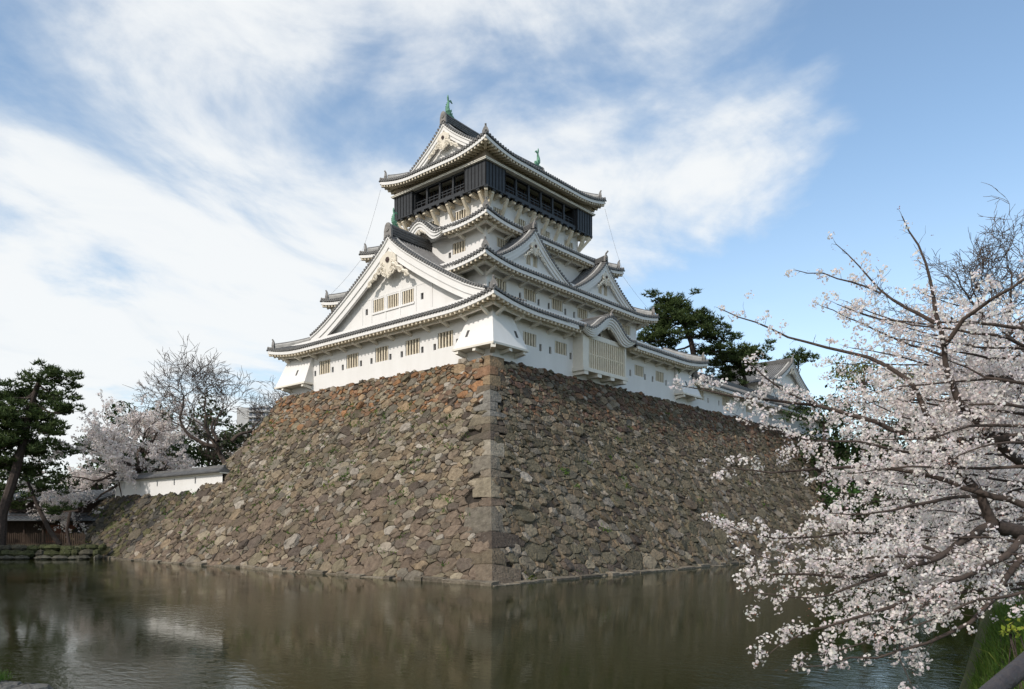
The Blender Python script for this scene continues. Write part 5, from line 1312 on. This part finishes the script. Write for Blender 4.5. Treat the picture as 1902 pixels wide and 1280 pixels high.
BR([(1846, 976, 8.9), (1826, 978, 8.8), (1788, 1006, 8.6), (1742, 1037, 8.4), (1686, 1055, 8.3), (1626, 1073, 8.2), (1549, 1076, 8.2), (1480, 1060, 8.3), (1395, 1075, 8.4)], .058, .006, .13, .42, .68, 1, -.02, start=.1)
BR([(1735, 1022, 8.5), (1672, 997, 8.6), (1612, 988, 8.7), (1531, 995, 8.8), (1436, 1006, 8.9), (1380, 985, 9.0), (1333, 967, 9.0)], .024, .005, .1, .28, .75, 1, .0)
BR([(1900, 999, 8.3), (1869, 1041, 8.1), (1812, 1055, 8.0), (1756, 1083, 7.9), (1689, 1111, 7.8), (1619, 1143, 7.8), (1531, 1168, 7.9), (1470, 1180, 7.9), (1428, 1216, 8.0)], .042, .005, .13, .42, .62, 1, -.03)
BR([(1900, 1034, 8.2), (1869, 1083, 8.0), (1826, 1136, 7.8), (1774, 1182, 7.7), (1672, 1210, 7.6), (1580, 1230, 7.7), (1492, 1242, 7.8)], .036, .005, .15, .36, .5, 1, -.02)
BR([(1690, 1111, 7.8), (1668, 1170, 7.7), (1668, 1225, 7.7), (1690, 1272, 7.6)], .010, .004, .13, .26, .6, 0, -.08)
BR([(1742, 1037, 8.4), (1640, 1030, 8.2), (1540, 1040, 8.2), (1450, 1045, 8.4), (1405, 1030, 8.5)], .02, .005, .11, .36, .72, 1, -.01)
BR([(1626, 1073, 8.2), (1540, 1110, 8.1), (1470, 1110, 8.2), (1400, 1100, 8.4)], .016, .005, .12, .36, .7, 1, -.03)
BR([(1756, 1083, 7.9), (1700, 1150, 7.7), (1600, 1200, 7.7), (1520, 1215, 7.8)], .014, .005, .13, .34, .6, 1, -.03)
BR([(1902, 1100, 7.6), (1850, 1110, 7.6), (1790, 1120, 7.6), (1720, 1160, 7.6), (1650, 1175, 7.7)], .02, .005, .12, .36, .6, 1, -.02)
# the dense heart of the crown near the right edge
rg = random.Random(4)
for k in range(36):
    y0_ = 620 + 480*((k*.618) % 1); dep = rg.uniform(8.4, 12.5); x1 = rg.uniform(1530, 1760); dy = rg.uniform(-70, 60) + (y0_-830)*.16
    BR([(1930, y0_+rg.uniform(-15, 15), dep), ((1930*2+x1)/3, y0_+dy*.2+rg.uniform(-12, 12), dep+rg.uniform(-.3, .3)), ((1930+2*x1)/3, y0_+dy*.55+rg.uniform(-14, 14), dep+rg.uniform(-.4, .4)), (x1, y0_+dy, dep+rg.uniform(-.5, .5))], .024, .005, .15, .42, .6, 1, rg.uniform(-.03, .03), budp=.07)
c.build(FC)
# a second cherry further along the bank behind it
SC2 = thing('cherry_tree', gp(14.8, 18, 1.4), 'second cherry further back along the bank, filling the gaps between the near branches', 'tree')
c = Cherry(91)
c.b.tube([gp(15, 18.2, 1.2), gp(14.7, 18, 2.6), gp(13.6, 17.5, 3.6), P_(1960, 850, 17)], [.24, .2, .15, .12], 9, 0, caps=False)
for k in range(40):
    y0_ = 640 + 420*((k*.618) % 1); dep = rg.uniform(15, 20); x1 = rg.uniform(1500, 1800); dy = rg.uniform(-60, 50) + (y0_-850)*.2
    c.branch([(1960, 850+(y0_-850)*.55, 17+(dep-17)*.4), ((1930*2+x1)/3, y0_+dy*.2, dep), ((1930+2*x1)/3, y0_+dy*.55, dep+rg.uniform(-.4, .4)), (x1, y0_+dy, dep+rg.uniform(-.5, .5))], .04, .008, .3, .7, .62, 1, rg.uniform(-.03, .03))
c.build(SC2, nf=8, spread=.075, size=.026)

# ------------------------------------------------------------------ grassy bank and rail, lower right
e_ = lambda dep: .55*dep + .32
def mound(lat, dep):
    x = min(1, max(0, (lat - e_(dep))/.9)); return -.3 + 2.0*x*x*(3-2*x) + .12*max(0, lat-e_(dep))
b = MB(); LA, DE = 30, 26
vs = [tuple(gp(e_(2 + 13*j/DE) + 6*(i/LA)**1.5, 2 + 13*j/DE, mound(e_(2 + 13*j/DE) + 6*(i/LA)**1.5, 2 + 13*j/DE))) for j in range(DE+1) for i in range(LA+1)]
b.add(vs, [(j*(LA+1)+i, j*(LA+1)+i+1, (j+1)*(LA+1)+i+1, (j+1)*(LA+1)+i) for j in range(DE) for i in range(LA)])
tag(b.build('bank_slope', M['bank'], smooth=True), 'earth slope of the near bank under the grass', 'bank', kind='structure')
rs = np.random.default_rng(5); N_ = 24000
dep = rs.uniform(3.2, 13, N_); lat = np.array([e_(d) for d in dep]) + .08 + rs.uniform(0, 1, N_)**2.0*3.4
cl = np.sin(lat*7.3 + dep*3.1)*.5 + np.sin(lat*2.9 - dep*5.7)*.5
root = np.array([gp(l, d, mound(l, d) - .02) for l, d in zip(lat, dep)])
H = rs.uniform(.15, .34, N_)*(1 + .35*cl); lean = rs.normal(0, .42, (N_, 2)); w_ = rs.uniform(.004, .009, N_)
ang = rs.uniform(0, math.pi, N_); sx = np.stack([np.cos(ang)*w_, np.sin(ang)*w_, np.zeros(N_)], 1)
mid = root + np.stack([lean[:, 0]*H*.35, lean[:, 1]*H*.35, H*.62], 1); tip_ = root + np.stack([lean[:, 0]*H*1.1, lean[:, 1]*H*1.1, H*.92], 1)
V = np.concatenate([np.stack([root-sx, root+sx, mid+sx*.8, mid-sx*.8], 1), np.stack([mid-sx*.8, mid+sx*.8, tip_+sx*.1, tip_-sx*.1], 1)], 0).reshape(-1, 3)
k = tints(rs, N_, .7, 1.5, .06); k[rs.random(N_) < .06] = (2.2, 1.5, 1.6)
tag(arr_mesh('grass', V, 4, M['grass'], None, tint=np.concatenate([k, k])), 'long bright green grass on the near bank at the lower right corner', 'grass', kind='stuff')
# the rail
RL = thing('hand_rail', gp(2.4, 2.6, 1.6), 'dark round wooden hand rail crossing the lower right corner', 'railing')
a_, b__ = P_(1800, 1322, 2.75), P_(1990, 1160, 3.1); d_ = b__ - a_
b = MB(); b.tube([a_ + d_*t for t in (-3.0, -1.5, -.5, 0, .5, 1, 1.8, 3.)], [.036, .037, .036, .037, .036, .037, .036, .036], 14); b.build('rail', M['rail'], RL, smooth=True)
for t in (-.9, 2.1):
    p = a_ + d_*t; b = MB(); b.tube([p + Vector((0, 0, -.03)), p + Vector((0, 0, -1.3))], [.04, .045], 10); b.build('post', M['rail'], RL, smooth=True)
# sprigs of young leaves by the grass
YS = thing('young_shrub', gp(4.5, 7, 1.5), 'sprig of fresh yellow green leaves at the edge of the long grass', 'shrub')
b = MB(); C = []; rg = random.Random(6)
for k in range(7):
    p = gp(4.5 + rg.uniform(-.05, .35), 7 + rg.uniform(-.2, .2), 1.5); q = [Vector(list(p)), P_(1880 + rg.uniform(-6, 14), 1178, 7), P_(1862 + rg.uniform(-12, 30), 1160 + rg.uniform(-8, 14), 6.9)]
    b.tube(q, [.006, .005, .003], 4)
    for m_ in range(5): f = rg.uniform(.2, 1); v = q[1].lerp(q[2], f); C.append([v.x + rg.gauss(0, .03), v.y + rg.gauss(0, .03), v.z + rg.gauss(0, .025)])
b.build('stem', M['bark'], YS); C = np.array(C); arr_mesh('leaves', leaf_quads(rs, C, .028, .6), 4, leafmat('young_leaves', (.30, .34, .05), (.2, .26, .04), .4), YS, tint=tints(rs, len(C), .8, 1.3))
# flat stone with grass at the lower left
Vv.clear(); Ff.clear(); Tt.clear()
for k in range(4): boulder(gp(-10.9 + k*.62, 14.6 - .12*k, .08), .5, .45, .30 - .03*k, (.14, .14, .135))
me = bpy.data.meshes.new('edge_stones'); me.from_pydata(Vv, [], Ff); face_tint(me, np.array(Tt, dtype=np.float32))
o = link('edge_stone', me, [M['stone']], None); tag(o, 'low grey stones at the lower left corner of the water', 'stone')
n_ = 500; root = np.array([gp(-10.7 + x, 14.5 + y, .30) for x, y in zip(rs.uniform(0, 1.1, n_), rs.uniform(-.25, .2, n_))]); H = rs.uniform(.08, .2, n_)
sx = np.stack([np.full(n_, .006), rs.uniform(-.006, .006, n_), np.zeros(n_)], 1); tip_ = root + np.stack([rs.normal(0, .06, n_), rs.normal(0, .06, n_), H], 1)
tag(arr_mesh('grass', np.stack([root-sx, root+sx, tip_+sx*.2, tip_-sx*.2], 1).reshape(-1, 3), 4, M['grass'], None, tint=tints(rs, n_, .7, 1.3)), 'small grass tuft on the lower left stones', 'grass', kind='stuff')
# weeds in the joints of the masonry
def weeds(mapf, spots, seed, label, hmin=.08, hmax=.26):
    rs = np.random.default_rng(seed); V = []; T = []
    for (s, z, n, r) in spots:
        col = rs.uniform(.7, 1.3)*np.array([1 + rs.normal(0, .15), 1, .9])
        for _ in range(n):
            p = np.array(mapf(s + rs.normal(0, r), z + rs.normal(0, r*.5), rs.uniform(-.02, .08))); q = np.array(mapf(s, z, 1)) - np.array(mapf(s, z, 0))
            d = q*rs.uniform(.2, .8) + np.array([rs.normal(0, .5), rs.normal(0, .5), rs.uniform(-.1, .9)]); d /= np.linalg.norm(d); h = rs.uniform(hmin, hmax)
            w = np.cross(d, rs.normal(size=3)); w *= .03/np.linalg.norm(w); V += [p-w, p+w, p+d*h*.6+w*.9, p+d*h]; T.append(col*rs.uniform(.8, 1.2))
    return tag(arr_mesh('wall_weeds', np.array(V), 4, M['moss'], None, tint=np.array(T)), label, 'weeds', kind='stuff')
rg = random.Random(12); sp = []
for k in range(640):
    z = rg.uniform(.8, 13.5); s = rg.uniform(near_l(z)+2, end_l(z) if z < 6 else far_l(z)); 
    if math.sin(s*.9+z*.7) + math.sin(s*.37-z*1.3) < -.35: continue
    sp.append((s, z, rg.randrange(6, 22), rg.uniform(.08, .26)))
for (px, py) in ((640, 886), (641, 889), (660, 790), (700, 770), (600, 905), (470, 838), (330, 980), (395, 1010), (350, 915), (345, 920), (362, 918), (335, 923)):
    z = 13; 
    for _ in range(6): s_, zz_ = None, z
    # follow the sight line to the slope
    best = min(((abs(P_(px, py, d).x - left_pt(0, max(0, P_(px, py, d).z))[0]), d) for d in np.arange(38, 90, .25)), key=lambda t: t[0]); v = P_(px, py, best[1]); sp.append((v.y, v.z, 45, .28))
weeds(left_pt, sp, 3, 'green weeds and grass tufts in the joints of the west stone face')
sp = []
for (px, py, n) in ((1046, 876, 70), (1050, 879, 40), (1092, 862, 20), (1072, 905, 25), (1155, 888, 50), (1165, 905, 60), (1130, 850, 30), (1150, 820, 30), (1168, 795, 30), (1240, 770, 20), (1260, 690, 25), (1180, 870, 40), (1140, 930, 40), (1125, 985, 40), (985, 1075, 30), (1075, 1062, 20), (1300, 930, 50), (1340, 960, 60), (1390, 900, 60), (1420, 940, 60)):
    best = min(((abs(P_(px, py, d).y - right_pt(0, max(0, P_(px, py, d).z))[1]), d) for d in np.arange(38, 90, .25)), key=lambda t: t[0]); v = P_(px, py, best[1]); sp.append((v.x, v.z, n, .25))
weeds(right_pt, sp, 4, 'green weeds and moss growing on the shaded south stone face')
